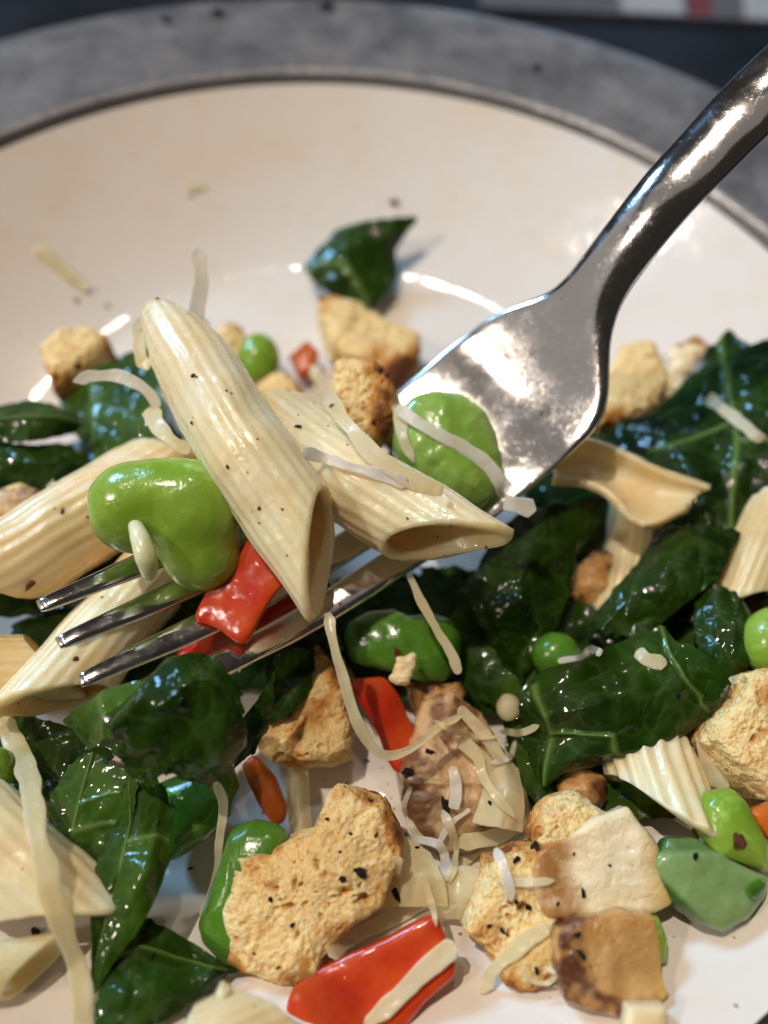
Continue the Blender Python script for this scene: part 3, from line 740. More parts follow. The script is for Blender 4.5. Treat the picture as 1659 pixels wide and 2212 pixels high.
leaf('flat dark kale leaf at the bottom with a pointed right tip', [
    [(250, 2000, .5), (310, 1972, .6), (350, 1995, .55), (420, 2035, .45), (470, 2065, .35), (522, 2098, .2)],
    [(225, 2080, .55), (300, 2045, .75), (350, 2060, .7), (410, 2085, .6), (455, 2110, .45), (500, 2112, .25)],
    [(205, 2150, .4), (270, 2140, .55), (330, 2135, .6), (380, 2145, .5), (420, 2155, .4), (455, 2145, .25)],
    [(200, 2260, .2), (250, 2250, .3), (300, 2235, .35), (345, 2215, .3), (380, 2195, .25), (410, 2175, .15)]], seed=47, crinkle=.03, puff=.04, veins=[([(.35, 0), (.3, .5), (.15, .9)], .02)])
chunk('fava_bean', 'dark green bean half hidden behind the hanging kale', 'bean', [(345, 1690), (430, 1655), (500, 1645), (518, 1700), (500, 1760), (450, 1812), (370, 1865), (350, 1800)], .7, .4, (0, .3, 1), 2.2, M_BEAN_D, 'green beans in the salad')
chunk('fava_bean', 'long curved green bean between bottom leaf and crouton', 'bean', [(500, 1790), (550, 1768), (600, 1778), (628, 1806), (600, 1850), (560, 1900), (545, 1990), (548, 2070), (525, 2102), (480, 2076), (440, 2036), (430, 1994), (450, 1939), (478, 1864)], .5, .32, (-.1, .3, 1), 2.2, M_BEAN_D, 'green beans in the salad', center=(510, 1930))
penne('penne in the bottom left corner under the long shred', [(-130, 1720, .8), (20, 1860, .75), (130, 1965, .6)], 215, (1, 90), (1.1, -70), 51)
penne('second penne below the bottom left penne', [(-140, 2100, .45), (-20, 2095, .42), (80, 2085, .4)], 118, (1, 90), (1.0, -120), 52, mat=M_PASTA2)

# ------------------------------------------------------------------ middle and bottom
crouton('crouton in shadow under the fork beside the red strip', [(555, 1610), (580, 1565), (600, 1500), (640, 1430), (690, 1400), (730, 1450), (750, 1530), (758, 1570), (756, 1630), (710, 1648), (640, 1660), (590, 1650)], .65, (.35, .5), (0, .45, .9), 61)
chunk('pepper_piece', 'orange pepper sliver below the rolled kale leaf', 'pepper', [(520, 1654), (550, 1627), (596, 1679), (622, 1744), (616, 1774), (595, 1786), (560, 1739)], .6, .14, (0, .3, 1), 3, M_ORANGE, 'pepper pieces')
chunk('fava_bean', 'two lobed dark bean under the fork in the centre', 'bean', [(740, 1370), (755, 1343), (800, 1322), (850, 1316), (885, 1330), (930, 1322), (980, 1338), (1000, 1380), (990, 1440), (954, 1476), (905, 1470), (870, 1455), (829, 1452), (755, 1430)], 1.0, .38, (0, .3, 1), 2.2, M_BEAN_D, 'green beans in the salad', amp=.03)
chunk('pepper_piece', 'bright red pepper strip standing in the centre below the fork', 'pepper', [(755, 1468), (829, 1462), (862, 1503), (896, 1578), (912, 1643), (890, 1680), (850, 1662), (800, 1560), (772, 1512)], .85, .10, (.25, .35, 1), 3.4, M_RED, 'pepper pieces', amp=.02)
chunk('cooked_piece', 'glossy tan piece with dark peppery spots under the cheese tangle', 'food piece', [(856, 1660), (880, 1590), (905, 1510), (970, 1480), (1045, 1520), (1085, 1610), (1112, 1700), (1085, 1790), (1015, 1862), (945, 1856), (890, 1805), (858, 1735)], .65, (.38, .5), (0, .3, 1), 3.2, M_TAN, 'cooked pieces', seed=5, K=200, M=90, disp=meat)
crouton('largest crouton, pale and porous at the bottom centre', [(492, 1974), (503, 1884), (520, 1846), (590, 1836), (615, 1812), (685, 1792), (700, 1745), (712, 1706), (737, 1692), (785, 1707), (828, 1729), (860, 1789), (870, 1829), (850, 1890), (829, 1944), (800, 1966), (765, 1996), (702, 2062), (692, 2096), (650, 2121), (590, 2110), (525, 2090), (500, 2064), (502, 2024)], .75, (.40, .6), (-.05, .25, 1), 64, center=(665, 1915))
chunk('pepper_piece', 'large red pepper piece at the bottom with a white shred on it', 'pepper', [(616, 2166), (625, 2142), (648, 2112), (700, 2083), (750, 2058), (825, 2028), (890, 1995), (944, 1963), (956, 2000), (986, 2074), (986, 2109), (920, 2164), (880, 2212), (829, 2260), (640, 2260), (614, 2195)], .32, (.14, .2), (-.1, .35, 1), 3.6, M_RED, 'pepper pieces', amp=.02, center=(800, 2110))
penne('penne poking up at the bottom edge left of the red pepper', [(350, 2330, .55), (480, 2262, .55), (560, 2225, .5)], 190, (1, 90), (.9, 60), 67)

# ------------------------------------------------------------------ right side
leaf('big dark kale leaf rising at the right edge', [
    [(1275, 940, .6), (1330, 903, 1.0), (1400, 892, 1.2), (1470, 830, 1.1), (1530, 745, .9), (1575, 710, .7), (1620, 745, .8), (1700, 705, .7)],
    [(1290, 985, .9), (1360, 955, 1.4), (1430, 930, 1.6), (1500, 890, 1.5), (1560, 830, 1.3), (1610, 800, 1.2), (1660, 815, 1.2), (1720, 800, 1.2)],
    [(1340, 1030, 1.0), (1400, 1010, 1.4), (1470, 985, 1.8), (1530, 950, 1.7), (1590, 910, 1.7), (1640, 890, 1.6), (1690, 890, 1.6), (1740, 890, 1.6)],
    [(1400, 1080, .9), (1450, 1065, 1.4), (1510, 1040, 1.8), (1560, 1020, 1.9), (1610, 990, 1.9), (1660, 970, 1.8), (1710, 970, 1.8), (1750, 970, 1.7)],
    [(1440, 1130, .7), (1480, 1130, 1.1), (1530, 1120, 1.5), (1580, 1100, 1.6), (1620, 1080, 1.6), (1660, 1050, 1.5), (1710, 1050, 1.5), (1750, 1050, 1.4)],
    [(1470, 1180, .5), (1510, 1190, .7), (1560, 1190, 1.0), (1600, 1165, 1.1), (1630, 1130, 1.2), (1670, 1110, 1.2), (1710, 1110, 1.2), (1750, 1110, 1.1)]], seed=71, mat=M_LEAF_B, crinkle=.07, puff=.10, res=130, veins=[([(0, .65), (.5, .55), (1, .35)], .02), ([(.4, .57), (.3, .2)], .014), ([(.5, .55), (.6, .9)], .014)])
leaf('split pale penne curling out beside the fork head on the right', [
    [(1205, 1000, 2.0), (1244, 955, 2.1), (1294, 960, 2.15), (1369, 990, 2.2), (1429, 1020, 2.2), (1536, 1056, 2.1)],
    [(1198, 1015, 1.85), (1255, 980, 1.9), (1305, 1000, 1.9), (1372, 1030, 1.9), (1430, 1050, 1.95), (1520, 1064, 2.0)],
    [(1196, 1022, 1.9), (1268, 1010, 1.85), (1315, 1035, 1.85), (1372, 1075, 1.85), (1420, 1090, 1.9), (1500, 1078, 1.95)],
    [(1192, 1034, 2.0), (1279, 1045, 2.1), (1330, 1072, 2.15), (1368, 1118, 2.1), (1406, 1130, 2.1), (1485, 1092, 2.05)]], seed=6, mat=M_PASTA, th=.13, net=0, puff=0, crinkle=.03, flat=1, crease=.02, zig=0, lin=0, edge=.015, group='penne in the salad', name='penne_half', cat='pasta', res=60)
penne('penne standing behind the right kale strip', [(1378, 1080, .9), (1365, 1180, .9), (1345, 1290, .8)], 120, (1, 90), (1, 90), 73, mat=M_PASTA2)
penne('penne at the right edge behind the dark kale', [(1680, 1080, 1.0), (1630, 1200, 1.0), (1585, 1310, .9)], 130, (1, 90), (1, 90), 74, mat=M_PASTA2)
chunk('cooked_piece', 'brown scrap in the dark gap between the right kale leaves', 'food piece', [(1225, 1260), (1280, 1190), (1320, 1200), (1320, 1270), (1280, 1310), (1235, 1300)], .8, .3, (0, .3, 1), 2.4, M_BROWN, 'cooked pieces', disp=meat, K=160, M=80)
leaf('glossy kale leaf beaded with oil right of the fork penne', [
    [(1060, 1160, 1.0), (1120, 1110, 1.4), (1190, 1085, 1.5), (1260, 1075, 1.5), (1318, 1070, 1.3)],
    [(1030, 1230, 1.2), (1090, 1190, 1.6), (1160, 1160, 1.8), (1230, 1140, 1.7), (1298, 1130, 1.3)],
    [(1000, 1290, 1.2), (1060, 1270, 1.6), (1130, 1240, 1.9), (1190, 1215, 1.7), (1255, 1195, 1.3)],
    [(1030, 1345, 1.0), (1075, 1340, 1.4), (1125, 1330, 1.7), (1180, 1310, 1.5), (1226, 1290, 1.2)],
    [(1070, 1410, .8), (1100, 1410, 1.1), (1130, 1405, 1.3), (1160, 1400, 1.2), (1190, 1380, 1.0)],
    [(1105, 1470, .5), (1115, 1480, .7), (1128, 1486, .8), (1145, 1470, .7), (1160, 1440, .6)]], seed=77, mat=M_LEAF_B, crinkle=.06, puff=.10, res=110)
leaf('dark kale leaf in shadow behind the centre of the pile', [
    [(900, 1230, .5), (1000, 1220, .7), (1100, 1250, .8), (1200, 1300, .8)], [(900, 1320, .6), (1000, 1300, .8), (1110, 1340, .9), (1220, 1380, .9)], [(950, 1420, .5), (1020, 1430, .7), (1130, 1470, .8), (1230, 1480, .8)], [(1000, 1500, .4), (1050, 1520, .5), (1120, 1560, .5), (1200, 1570, .5)]], seed=79, mat=M_LEAF_L)
leaf('kale strip running down between the two right leaves', [
    [(1424, 1140, 1.3), (1470, 1130, 1.5), (1530, 1135, 1.5), (1600, 1150, 1.3)],
    [(1380, 1212, 1.5), (1430, 1190, 1.9), (1500, 1185, 1.9), (1580, 1200, 1.5)],
    [(1345, 1250, 1.5), (1400, 1240, 2.0), (1470, 1235, 2.0), (1555, 1250, 1.6)],
    [(1318, 1282, 1.4), (1370, 1280, 1.9), (1430, 1280, 1.9), (1500, 1292, 1.6)],
    [(1290, 1325, 1.2), (1330, 1325, 1.6), (1380, 1330, 1.6), (1440, 1340, 1.4)],
    [(1262, 1362, .9), (1290, 1370, 1.1), (1330, 1380, 1.2), (1390, 1385, 1.1)]], seed=81, mat=M_LEAF_B, crinkle=.05, puff=.09, res=110)
leaf('nearly black kale fold at the right beside the edge bean', [
    [(1500, 1300, 1.3), (1540, 1258, 1.5), (1600, 1282, 1.4), (1626, 1318, 1.2)], [(1495, 1350, 1.4), (1545, 1330, 1.7), (1590, 1345, 1.6), (1622, 1370, 1.2)], [(1510, 1420, 1.2), (1550, 1420, 1.4), (1580, 1430, 1.3), (1612, 1430, 1.0)], [(1530, 1465, .9), (1555, 1470, 1.0), (1580, 1468, 1.0), (1600, 1455, .8)]], seed=83)
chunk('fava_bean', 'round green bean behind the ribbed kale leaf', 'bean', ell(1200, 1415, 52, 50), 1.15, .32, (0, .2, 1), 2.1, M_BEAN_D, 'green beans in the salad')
chunk('fava_bean', 'bright green bean cut off by the right edge', 'bean', ell(1672, 1386, 70, 76), 1.1, .4, (0, .2, 1), 2.1, M_BEAN, 'green beans in the salad')
leaf('large ribbed kale leaf in front on the right', [
    [(1112, 1490, 1.25), (1175, 1450, 1.55), (1255, 1425, 1.8), (1340, 1382, 1.9), (1426, 1350, 1.9), (1480, 1385, 1.9), (1530, 1408, 1.8), (1582, 1456, 1.5)],
    [(1112, 1510, 1.5), (1170, 1505, 1.75), (1250, 1475, 1.95), (1340, 1440, 2.1), (1420, 1415, 2.1), (1475, 1430, 2.1), (1530, 1450, 1.9), (1580, 1480, 1.5)],
    [(1120, 1550, 1.5), (1180, 1550, 1.7), (1260, 1530, 1.85), (1340, 1505, 2.0), (1415, 1490, 2.0), (1470, 1490, 1.95), (1520, 1495, 1.75), (1562, 1510, 1.4)],
    [(1126, 1590, 1.3), (1190, 1595, 1.5), (1265, 1580, 1.65), (1340, 1565, 1.75), (1405, 1550, 1.75), (1450, 1545, 1.7), (1490, 1540, 1.5), (1530, 1540, 1.2)],
    [(1138, 1640, 1.0), (1180, 1650, 1.2), (1240, 1640, 1.3), (1310, 1630, 1.4), (1370, 1618, 1.4), (1410, 1605, 1.3), (1450, 1595, 1.2), (1495, 1570, 1.0)],
    [(1165, 1700, .7), (1178, 1702, .8), (1215, 1675, .9), (1300, 1650, 1.0), (1380, 1640, 1.0), (1400, 1630, 1.0), (1430, 1615, .9), (1470, 1592, .8)]], seed=87, crinkle=.035, puff=.05, res=130, mat=M_LEAF,
    veins=[([(.1, .1), (.3, .13), (.55, .15), (.8, .14), (1, .12)], .020), ([(.55, .16), (.62, .27), (.68, .42), (.85, .5), (.97, .57)], .013), ([(.0, .57), (.2, .66), (.35, .76), (.5, .88), (.55, .97)], .014)])
penne('ridged penne tip poking out under the ribbed kale leaf', [(1385, 1540, .75), (1400, 1640, .75), (1432, 1745, .7)], 196, (1, 90), (.95, -75), 91, rd=.05, ridges=17)
crouton('browned crouton at the right edge under the ribbed leaf', [(1580, 1458), (1640, 1448), (1720, 1470), (1720, 1730), (1630, 1724), (1580, 1690), (1532, 1634), (1509, 1603), (1516, 1566), (1560, 1523)], .95, .55, (0, .35, 1), 93)
chunk('pepper_piece', 'orange pepper bit at the right edge below the browned crouton', 'pepper', [(1612, 1750), (1690, 1720), (1690, 1830), (1655, 1812), (1628, 1778)], .7, .15, (0, .3, 1), 3, M_ORANGE, 'pepper pieces')
chunk('fava_bean', 'bright green bean half with a dark flake above the celery', 'bean', [(1512, 1735), (1528, 1709), (1574, 1700), (1600, 1724), (1630, 1779), (1656, 1829), (1656, 1885), (1609, 1870), (1540, 1850), (1510, 1800)], .75, (.28, .4), (.1, .3, 1), 2.4, M_BEAN, 'green beans in the salad')
def celskin(loc, nn, seed):                 # pale cut face on top, dark skin down the lower left side
    x, y = loc[:, 0], loc[:, 1]
    e = np.array([.63, -.66]); e = e/np.hypot(*e); sd = (x + .66)*e[1] - (y - .12)*e[0]      # > 0 on the skin side
    sd = -sd if sd[np.argmin(x + y)] < 0 else sd
    k = np.clip(sd/.07 + .9, 0, 1); top = np.clip((y - .32)/.08, 0, 1)
    d = .02*fbm(loc*2.0, seed, 3) - .16*np.clip(sd + .02, 0, .3)*(nn[:, 2] > 0) - .05*top
    return d, {'skin': np.clip(np.maximum(np.maximum(k, top*.7), (.45 - nn[:, 2])*2), 0, 1)}
cel_ = chunk('celery_piece', 'thick grey green celery chunk on the white plate at lower right', 'vegetable', [(1402, 1856), (1430, 1800), (1500, 1800), (1570, 1852), (1657, 1892), (1649, 1934), (1609, 1984), (1554, 2012), (1509, 1996), (1444, 1950), (1418, 1900)], .55, (.22, .35), (.05, .35, .94), 3.6, M_CELERY, None, 2, disp=celskin, seed=4)
chunk('hollow_shade', None, None, [(1612, 1912), (1640, 1898), (1656, 1904), (1650, 1925), (1632, 1946), (1618, 1938)], .52, .05, (.5, .1, 1), 2.2, M_BEAN_D, None, parent=cel_)  # solid dark green lump, its colour stands for shade inside the hollow
crouton('pale toasted crouton tip behind the cooked slices at lower right', [(1142, 1792), (1165, 1750), (1190, 1732), (1240, 1719), (1300, 1757), (1310, 1800), (1250, 1830), (1189, 1840), (1150, 1830)], .95, .4, (0, .3, 1), 97)
crouton('speckled crouton left of the cooked slices at lower right', [(1002, 2006), (1014, 1964), (1042, 1894), (1047, 1852), (1109, 1827), (1155, 1822), (1190, 1900), (1215, 2000), (1210, 2090), (1150, 2136), (1084, 2121), (1054, 2054)], .55, (.32, .5), (0, .3, 1), 98)
chunk('cooked_piece', 'browned glossy cooked slice at the bottom right', 'food piece', [(1195, 2000), (1240, 1960), (1330, 1950), (1414, 1967), (1430, 2039), (1443, 2140), (1404, 2166), (1349, 2181), (1269, 2171), (1207, 2156), (1196, 2094)], .42, (.22, .35), (0, .25, 1), 7, M_BROWN, 'cooked pieces', 1, seed=11, K=200, M=90, disp=slice_brown)
pale_ = chunk('cooked_piece', 'pale cooked slice with a golden patch on top of the browned one', 'food piece', [(1152, 1838), (1189, 1812), (1229, 1802), (1279, 1769), (1349, 1742), (1376, 1784), (1406, 1829), (1406, 1854), (1441, 1944), (1404, 1966), (1299, 1996), (1229, 1975), (1180, 1970), (1149, 1914)], .95, (.16, .3), (0, .3, 1), 7, M_PALE, 'cooked pieces', 1, seed=12, K=220, M=90, disp=slice_pale)
chunk('golden_patch', None, None, ell(1332, 1816, 36, 40), 1.19, .05, (0, .3, 1), 2.3, M_GOLD, None, parent=pale_)
chunk('fava_bean', 'thin green bean edge showing behind the browned slice', 'bean', [(1380, 1975), (1418, 1975), (1437, 2024), (1435, 2078), (1395, 2080)], .3, .2, (0, .3, 1), 2.4, M_BEAN, 'green beans in the salad')
chunk('cooked_piece', 'pale yellow stub at the bottom edge below the browned slice', 'food piece', [(1349, 2165), (1434, 2165), (1440, 2260), (1336, 2260)], .2, .15, (0, .3, 1), 4, M_PASTA, 'cooked pieces')
leaf('green leaf scrap between cheese tangle and ribbed kale', [[(1100, 1560, .8), (1140, 1570, .9), (1180, 1620, .8)], [(1110, 1630, .8), (1150, 1650, .9), (1190, 1700, .7)], [(1120, 1690, .6), (1160, 1740, .7), (1200, 1760, .5)]], seed=95, mat=M_LEAF_L)

# lower layer that fills the bed of the salad
leaf('wide dark kale leaf in the bed under the fork tines', [
    [(230, 1200, .6), (380, 1150, .8), (540, 1130, .9), (700, 1180, .8)], [(240, 1300, .7), (400, 1270, .9), (560, 1260, 1.0), (730, 1290, .9)], [(260, 1400, .7), (420, 1390, .9), (580, 1380, 1.0), (740, 1390, .8)], [(300, 1500, .6), (440, 1500, .8), (580, 1490, .8), (700, 1470, .6)]], seed=131, puff=.1)
leaf('dark kale leaf in the bed behind the fork head on the right', [
    [(1120, 960, .3), (1220, 920, .5), (1320, 900, .6), (1430, 930, .6)], [(1120, 1040, .5), (1220, 1010, .9), (1330, 1000, 1.0), (1440, 1020, 1.0)], [(1140, 1120, .6), (1230, 1100, 1.0), (1340, 1090, 1.1), (1450, 1110, 1.0)], [(1180, 1190, .5), (1250, 1180, .7), (1340, 1180, .8), (1440, 1190, .8)]], seed=133, mat=M_LEAF_B)
leaf('dark kale leaf in the bed under the right edge', [
    [(1300, 1130, .4), (1420, 1100, .5), (1560, 1090, .6), (1720, 1080, .6)], [(1290, 1240, .5), (1410, 1230, .6), (1550, 1220, .7), (1720, 1210, .6)], [(1270, 1350, .5), (1400, 1350, .7), (1550, 1340, .7), (1720, 1340, .6)], [(1260, 1460, .4), (1400, 1470, .6), (1550, 1470, .6), (1720, 1470, .5)]], seed=135)
leaf('dark kale leaf in the gap between the oily leaf and the strip', [
    [(1190, 1190, .6), (1270, 1170, .7), (1360, 1170, .8), (1440, 1190, .8)], [(1190, 1270, .7), (1270, 1260, .85), (1350, 1260, .9), (1430, 1270, .9)], [(1190, 1350, .7), (1270, 1350, .9), (1340, 1350, .9), (1420, 1360, .9)], [(1200, 1440, .5), (1270, 1450, .7), (1340, 1450, .7), (1410, 1450, .7)]], seed=145)
leaf('dark kale leaf in the bed below the centre beans', [
    [(720, 1250, .4), (840, 1240, .6), (960, 1230, .6), (1080, 1240, .6)], [(720, 1340, .4), (840, 1330, .5), (970, 1330, .6), (1100, 1350, .6)], [(740, 1430, .3), (850, 1440, .4), (980, 1450, .5), (1110, 1460, .5)], [(800, 1500, .15), (880, 1520, .3), (1000, 1540, .4), (1110, 1550, .4)]], seed=137)
leaf('dark kale leaf in the bed under the ribbed leaf', [
    [(1080, 1520, .4), (1200, 1500, .6), (1340, 1480, .7), (1500, 1480, .6)], [(1090, 1620, .4), (1200, 1610, .6), (1340, 1590, .6), (1510, 1590, .5)], [(1110, 1700, .25), (1200, 1700, .4), (1330, 1690, .5), (1510, 1690, .4)], [(1130, 1760, .1), (1200, 1770, .2), (1330, 1770, .3), (1500, 1770, .3)]], seed=139, mat=M_LEAF_L)
leaf('dark kale leaf in the bed behind the left penne', [
    [(-60, 1000, .4), (80, 960, .5), (220, 940, .6), (380, 900, .6)], [(-60, 1120, .6), (100, 1080, .7), (240, 1050, .8), (420, 1000, .8)], [(-60, 1230, .6), (90, 1220, .7), (240, 1180, .8), (440, 1120, .8)], [(-60, 1340, .5), (80, 1330, .6), (220, 1290, .6), (420, 1230, .6)]], seed=141)
chunk('cooked_piece', 'dark brown scrap behind the cheese tangle', 'food piece', [(880, 1480), (930, 1455), (1000, 1465), (1020, 1500), (990, 1560), (930, 1580), (890, 1550)], .75, .3, (0, .3, 1), 2.5, M_BROWN, 'cooked pieces', seed=21, disp=meat, K=160, M=80)
chunk('cooked_piece', 'brown toasted bit in the gap under the ridged penne tip', 'food piece', [(1215, 1700), (1250, 1670), (1300, 1680), (1315, 1730), (1290, 1770), (1240, 1760)], .5, .3, (0, .3, 1), 2.5, M_BROWN, 'cooked pieces', seed=22, disp=meat, K=160, M=80)
chunk('onion_piece', 'translucent pale onion sliver between penne tip and right crouton', 'onion', [(1500, 1580), (1525, 1620), (1580, 1680), (1575, 1715), (1530, 1700), (1505, 1650)], .75, .06, (0, .3, 1), 3, M_CHEESE, None, amp=.03)
chunk('onion_piece', 'small pale onion knob left of the ribbed leaf', 'onion', ell(1098, 1528, 30, 34), 1.0, .2, (0, .3, 1), 2.2, M_CHEESE, None, amp=.03)
chunk('cooked_piece', 'pale cooked scrap resting on the dark centre bean', 'food piece', [(845, 1465), (862, 1425), (892, 1418), (896, 1440), (875, 1475)], 1.55, .07, (0, .3, 1), 3, M_PALE, 'cooked pieces', disp=meat, K=160, M=80)
crouton('shaded crouton under the left end of the big penne', [(-40, 1075), (60, 1060), (130, 1090), (80, 1140), (-40, 1170)], .9, .35, (0, .3, 1), 143, K=120, M=60)

# rolled leaf at the front left, lying over the last tine
leaf('glossy rolled kale leaf in front hiding the last tine tip', [
    [(228, 1560, 2.2), (290, 1492, 2.4), (350, 1446, 2.5), (395, 1420, 2.6), (450, 1422, 2.55), (495, 1465, 2.4)],
    [(232, 1585, 2.6), (300, 1512, 2.95), (372, 1424, 3.1), (425, 1408, 3.15), (475, 1430, 3.05), (518, 1510, 2.7)],
    [(240, 1606, 2.6), (312, 1560, 3.05), (385, 1490, 3.25), (440, 1466, 3.3), (490, 1490, 3.1), (526, 1548, 2.7)],
    [(250, 1632, 2.45), (322, 1612, 2.85), (392, 1570, 3.05), (440, 1550, 3.1), (488, 1552, 2.9), (530, 1580, 2.5)],
    [(262, 1660, 2.15), (325, 1655, 2.45), (390, 1640, 2.65), (440, 1625, 2.7), (482, 1620, 2.6), (522, 1610, 2.25)],
    [(272, 1682, 1.85), (310, 1696, 1.95), (362, 1676, 2.15), (425, 1712, 2.0), (478, 1682, 2.05), (508, 1640, 1.95)]], seed=101, crinkle=.08, cs=.9, puff=.04, flat=.75, crease=.10, zig=.16, lin=.5, res=130, mat=M_LEAF, edge=.05)
leaf('pale edged flap of kale left of the rolled leaf', [
    [(132, 1558, 2.0), (170, 1525, 2.35), (230, 1490, 2.75), (308, 1468, 2.85)], [(160, 1585, 2.1), (200, 1560, 2.5), (240, 1535, 2.8), (310, 1500, 2.8)], [(190, 1625, 2.0), (215, 1605, 2.2), (245, 1585, 2.5), (300, 1550, 2.5)]], seed=103, mat=M_LEAF_L, edge=.02, puff=.02, crinkle=.02, veins=[([(0, .6), (1, .45)], .04)])
leaf('upright dark kale fold right of the rolled leaf', [
    [(500, 1590, 1.6), (550, 1520, 1.9), (595, 1445, 2.0)], [(510, 1620, 1.6), (555, 1560, 1.9), (590, 1500, 1.9)], [(505, 1660, 1.4), (545, 1630, 1.6), (575, 1570, 1.6)]], seed=105, mat=M_LEAF)
leaf('dark kale corner under the front tine beside the crouton', [
    [(565, 1420, 1.1), (620, 1400, 1.2), (682, 1400, 1.1)], [(575, 1490, 1.2), (630, 1470, 1.3), (680, 1450, 1.2)], [(580, 1570, 1.0), (630, 1540, 1.1), (670, 1500, 1.0)]], seed=107)

# ------------------------------------------------------------------ food on the fork
FG = 'food on the fork'
blobg = dict(group=FG)
def Z(x, y, z): return (P(x, y, z),)
penne('penne held upright across the fork with speckled ridges', [Z(402, 762, 3.35), Z(516, 945, 3.38), Z(690, 1195, 3.1)], 190, (1.35, 10), (1.08, 102), 111, group=FG, sq_end=.75, ridges=22, rd=.014, K=200, pinch=.28)
penne('penne lying on the fork with its open end to the right', [Z(560, 890, 2.6), Z(760, 1040, 2.8), Z(965, 1168, 3.0)], 186, (.9, 90), (1.05, -108), 112, group=FG, sq_end=.75, ridges=22, rd=.014, K=200)
def ZC(x, y, z):                             # height given as an absolute z instead of above the plate
    p = P(x, y, z); return z - float(platez(math.hypot(p[0], p[1])))
bean = empty('fava_bean', P(360, 1130, 2.3), 'plump bright green bean with a white sprout on the tines', 'bean', FG)
blob('seed', None, None, (365, 1110), ZC(365, 1110, 2.9), [(278, 1100, 0, 84, 92, 82), (420, 1110, 0, 104, 116, 92), (436, 1210, -14, 82, 68, 76), (345, 1070, 0, 125, 78, 86), (335, 1120, -14, 90, 76, 70)], 30, M_BEAN, parent=bean, amp=.012)
tube('sprout', [P(290, 1128, 3.12), P(302, 1160, 3.26), P(316, 1205, 3.20), P(326, 1250, 2.92)], [30, 44, 46, 30], M_SPROUT, bean)
chunk('fava_bean', 'round green bean resting on the fork head', 'bean', [(858, 900), (890, 862), (940, 850), (1000, 858), (1050, 890), (1078, 945), (1088, 1000), (1075, 1060), (1040, 1095), (985, 1104), (930, 1080), (880, 1040), (850, 985), (846, 940)], ZC(970, 974, 2.5), (.50, .5), (.05, .25, 1), 2.3, M_BEAN_P, FG, amp=.05, fs=1.3)
chunk('pepper_piece', 'red pepper strip wedged between the tines and the penne', 'pepper', [(421, 1330), (450, 1268), (500, 1203), (545, 1160), (600, 1190), (640, 1235), (588, 1293), (528, 1392), (475, 1360), (425, 1345)], ZC(520, 1280, 2.45), (.09, .12), (-.2, .25, 1), 3.6, M_RED, FG, amp=.02)
chunk('pepper_piece', 'orange red pepper strip underneath the front tines', 'pepper', [(372, 1413), (450, 1368), (520, 1330), (600, 1300), (690, 1250), (700, 1290), (600, 1340), (540, 1400), (450, 1440), (400, 1440)], ZC(530, 1360, 1.65), .12, (0, .3, 1), 3.2, M_RED, FG)
crouton('small pale crouton caught on the fork beside the round bean', [(728, 802), (762, 786), (812, 800), (850, 832), (852, 900), (832, 952), (782, 986), (722, 962), (708, 920), (724, 860)], ZC(780, 880, 2.3), .42, (0, .3, 1), 115)

# ------------------------------------------------------------------ shreds, flakes and drops lying on what is below them
bpy.context.view_layer.update()
DG = bpy.context.evaluated_depsgraph_get()
def hit(x, y):
    r = ray(x, y); L_ = np.linalg.norm(r)
    ok, loc, nor, *_ = sc.ray_cast(DG, Vector(CAM*S), Vector(r/L_))
    return (np.array(loc)/S, np.array(nor)) if ok else (P(x, y, .5), np.array([0, 0, 1.0]))
def drape(pts, off=.05, k=20, soft=3):
    q = np.array([p[:2] for p in pts], float); lift = np.array([p[2] if len(p) > 2 else 0 for p in pts], float)
    m = crmat(len(q), k); q = m @ q; lift = np.interp(np.linspace(0, 1, k), np.linspace(0, 1, len(lift)), lift)
    d = np.array([depth(hit(*x)[0]) for x in q])
    e = np.pad(d, 2, mode='edge'); d = np.array([e[i:i+5].min() for i in range(k)])
    for _ in range(soft): e = np.pad(d, 1, mode='edge'); d = (e[:-2] + 2*e[1:-1] + e[2:])/4
    d = d - off - lift
    return [(CAM + ray(*x)*dd,) for x, dd in zip(q, d)]
rsn_t = np.random.RandomState(12)
def shred(label, pts, w, off=.04, **k):
    return ribbon(label, drape(pts, off), w, **k)
def zshred(label, pts, w, **k):
    return ribbon(label, [Z(*p) for p in pts], w, **k)

zshred('white cheese shred standing up behind the top of the penne', [(424, 535, 3.9), (436, 590, 3.7), (432, 640, 3.5), (420, 705, 3.2)], 36, taper=(.25, 1), mat=M_CHEESE_W, seed=1)
zshred('white cheese shred sticking out left behind the penne', [(158, 824, 3.0), (200, 812, 3.1), (250, 812, 3.15), (300, 832, 3.1), (345, 880, 2.9)], 34, taper=(.15, 1), mat=M_CHEESE_W, seed=2)
zshred('cheese scrap clinging to the left side of the penne top', [(312, 680, 3.25), (303, 720, 3.3), (306, 770, 3.25), (318, 800, 3.2)], 40, seed=3, taper=(.4, .3))
zshred('pale cheese flap under the left side of the penne', [(326, 880, 2.9), (338, 915, 2.95), (370, 950, 2.95), (410, 978, 2.9)], 44, seed=4, taper=(.3, .4))
shred('long cheese shred falling from the crouton over the lying penne', [(675, 790, .3), (705, 850, .25), (745, 915, .15), (800, 975, .05), (870, 1025), (955, 1062)], 46, seed=5, taper=(.7, .8), off=.06)
shred('cheese slab between the two penne on the fork', [(650, 975), (720, 995), (800, 1020), (880, 1045)], 40, seed=6, taper=(.5, .8), mat=M_CHEESE_W, off=.03)
shred('cheese shred draped over the round bean on the fork', [(858, 880), (905, 912), (965, 945), (1030, 985), (1078, 1040), (1098, 1075)], 34, seed=7, mat=M_CHEESE_W, off=.03)
shred('wispy cheese strand on the left side of the round bean', [(858, 855), (862, 900), (870, 950), (895, 1000)], 30, seed=8, off=.03, taper=(.6, .2))
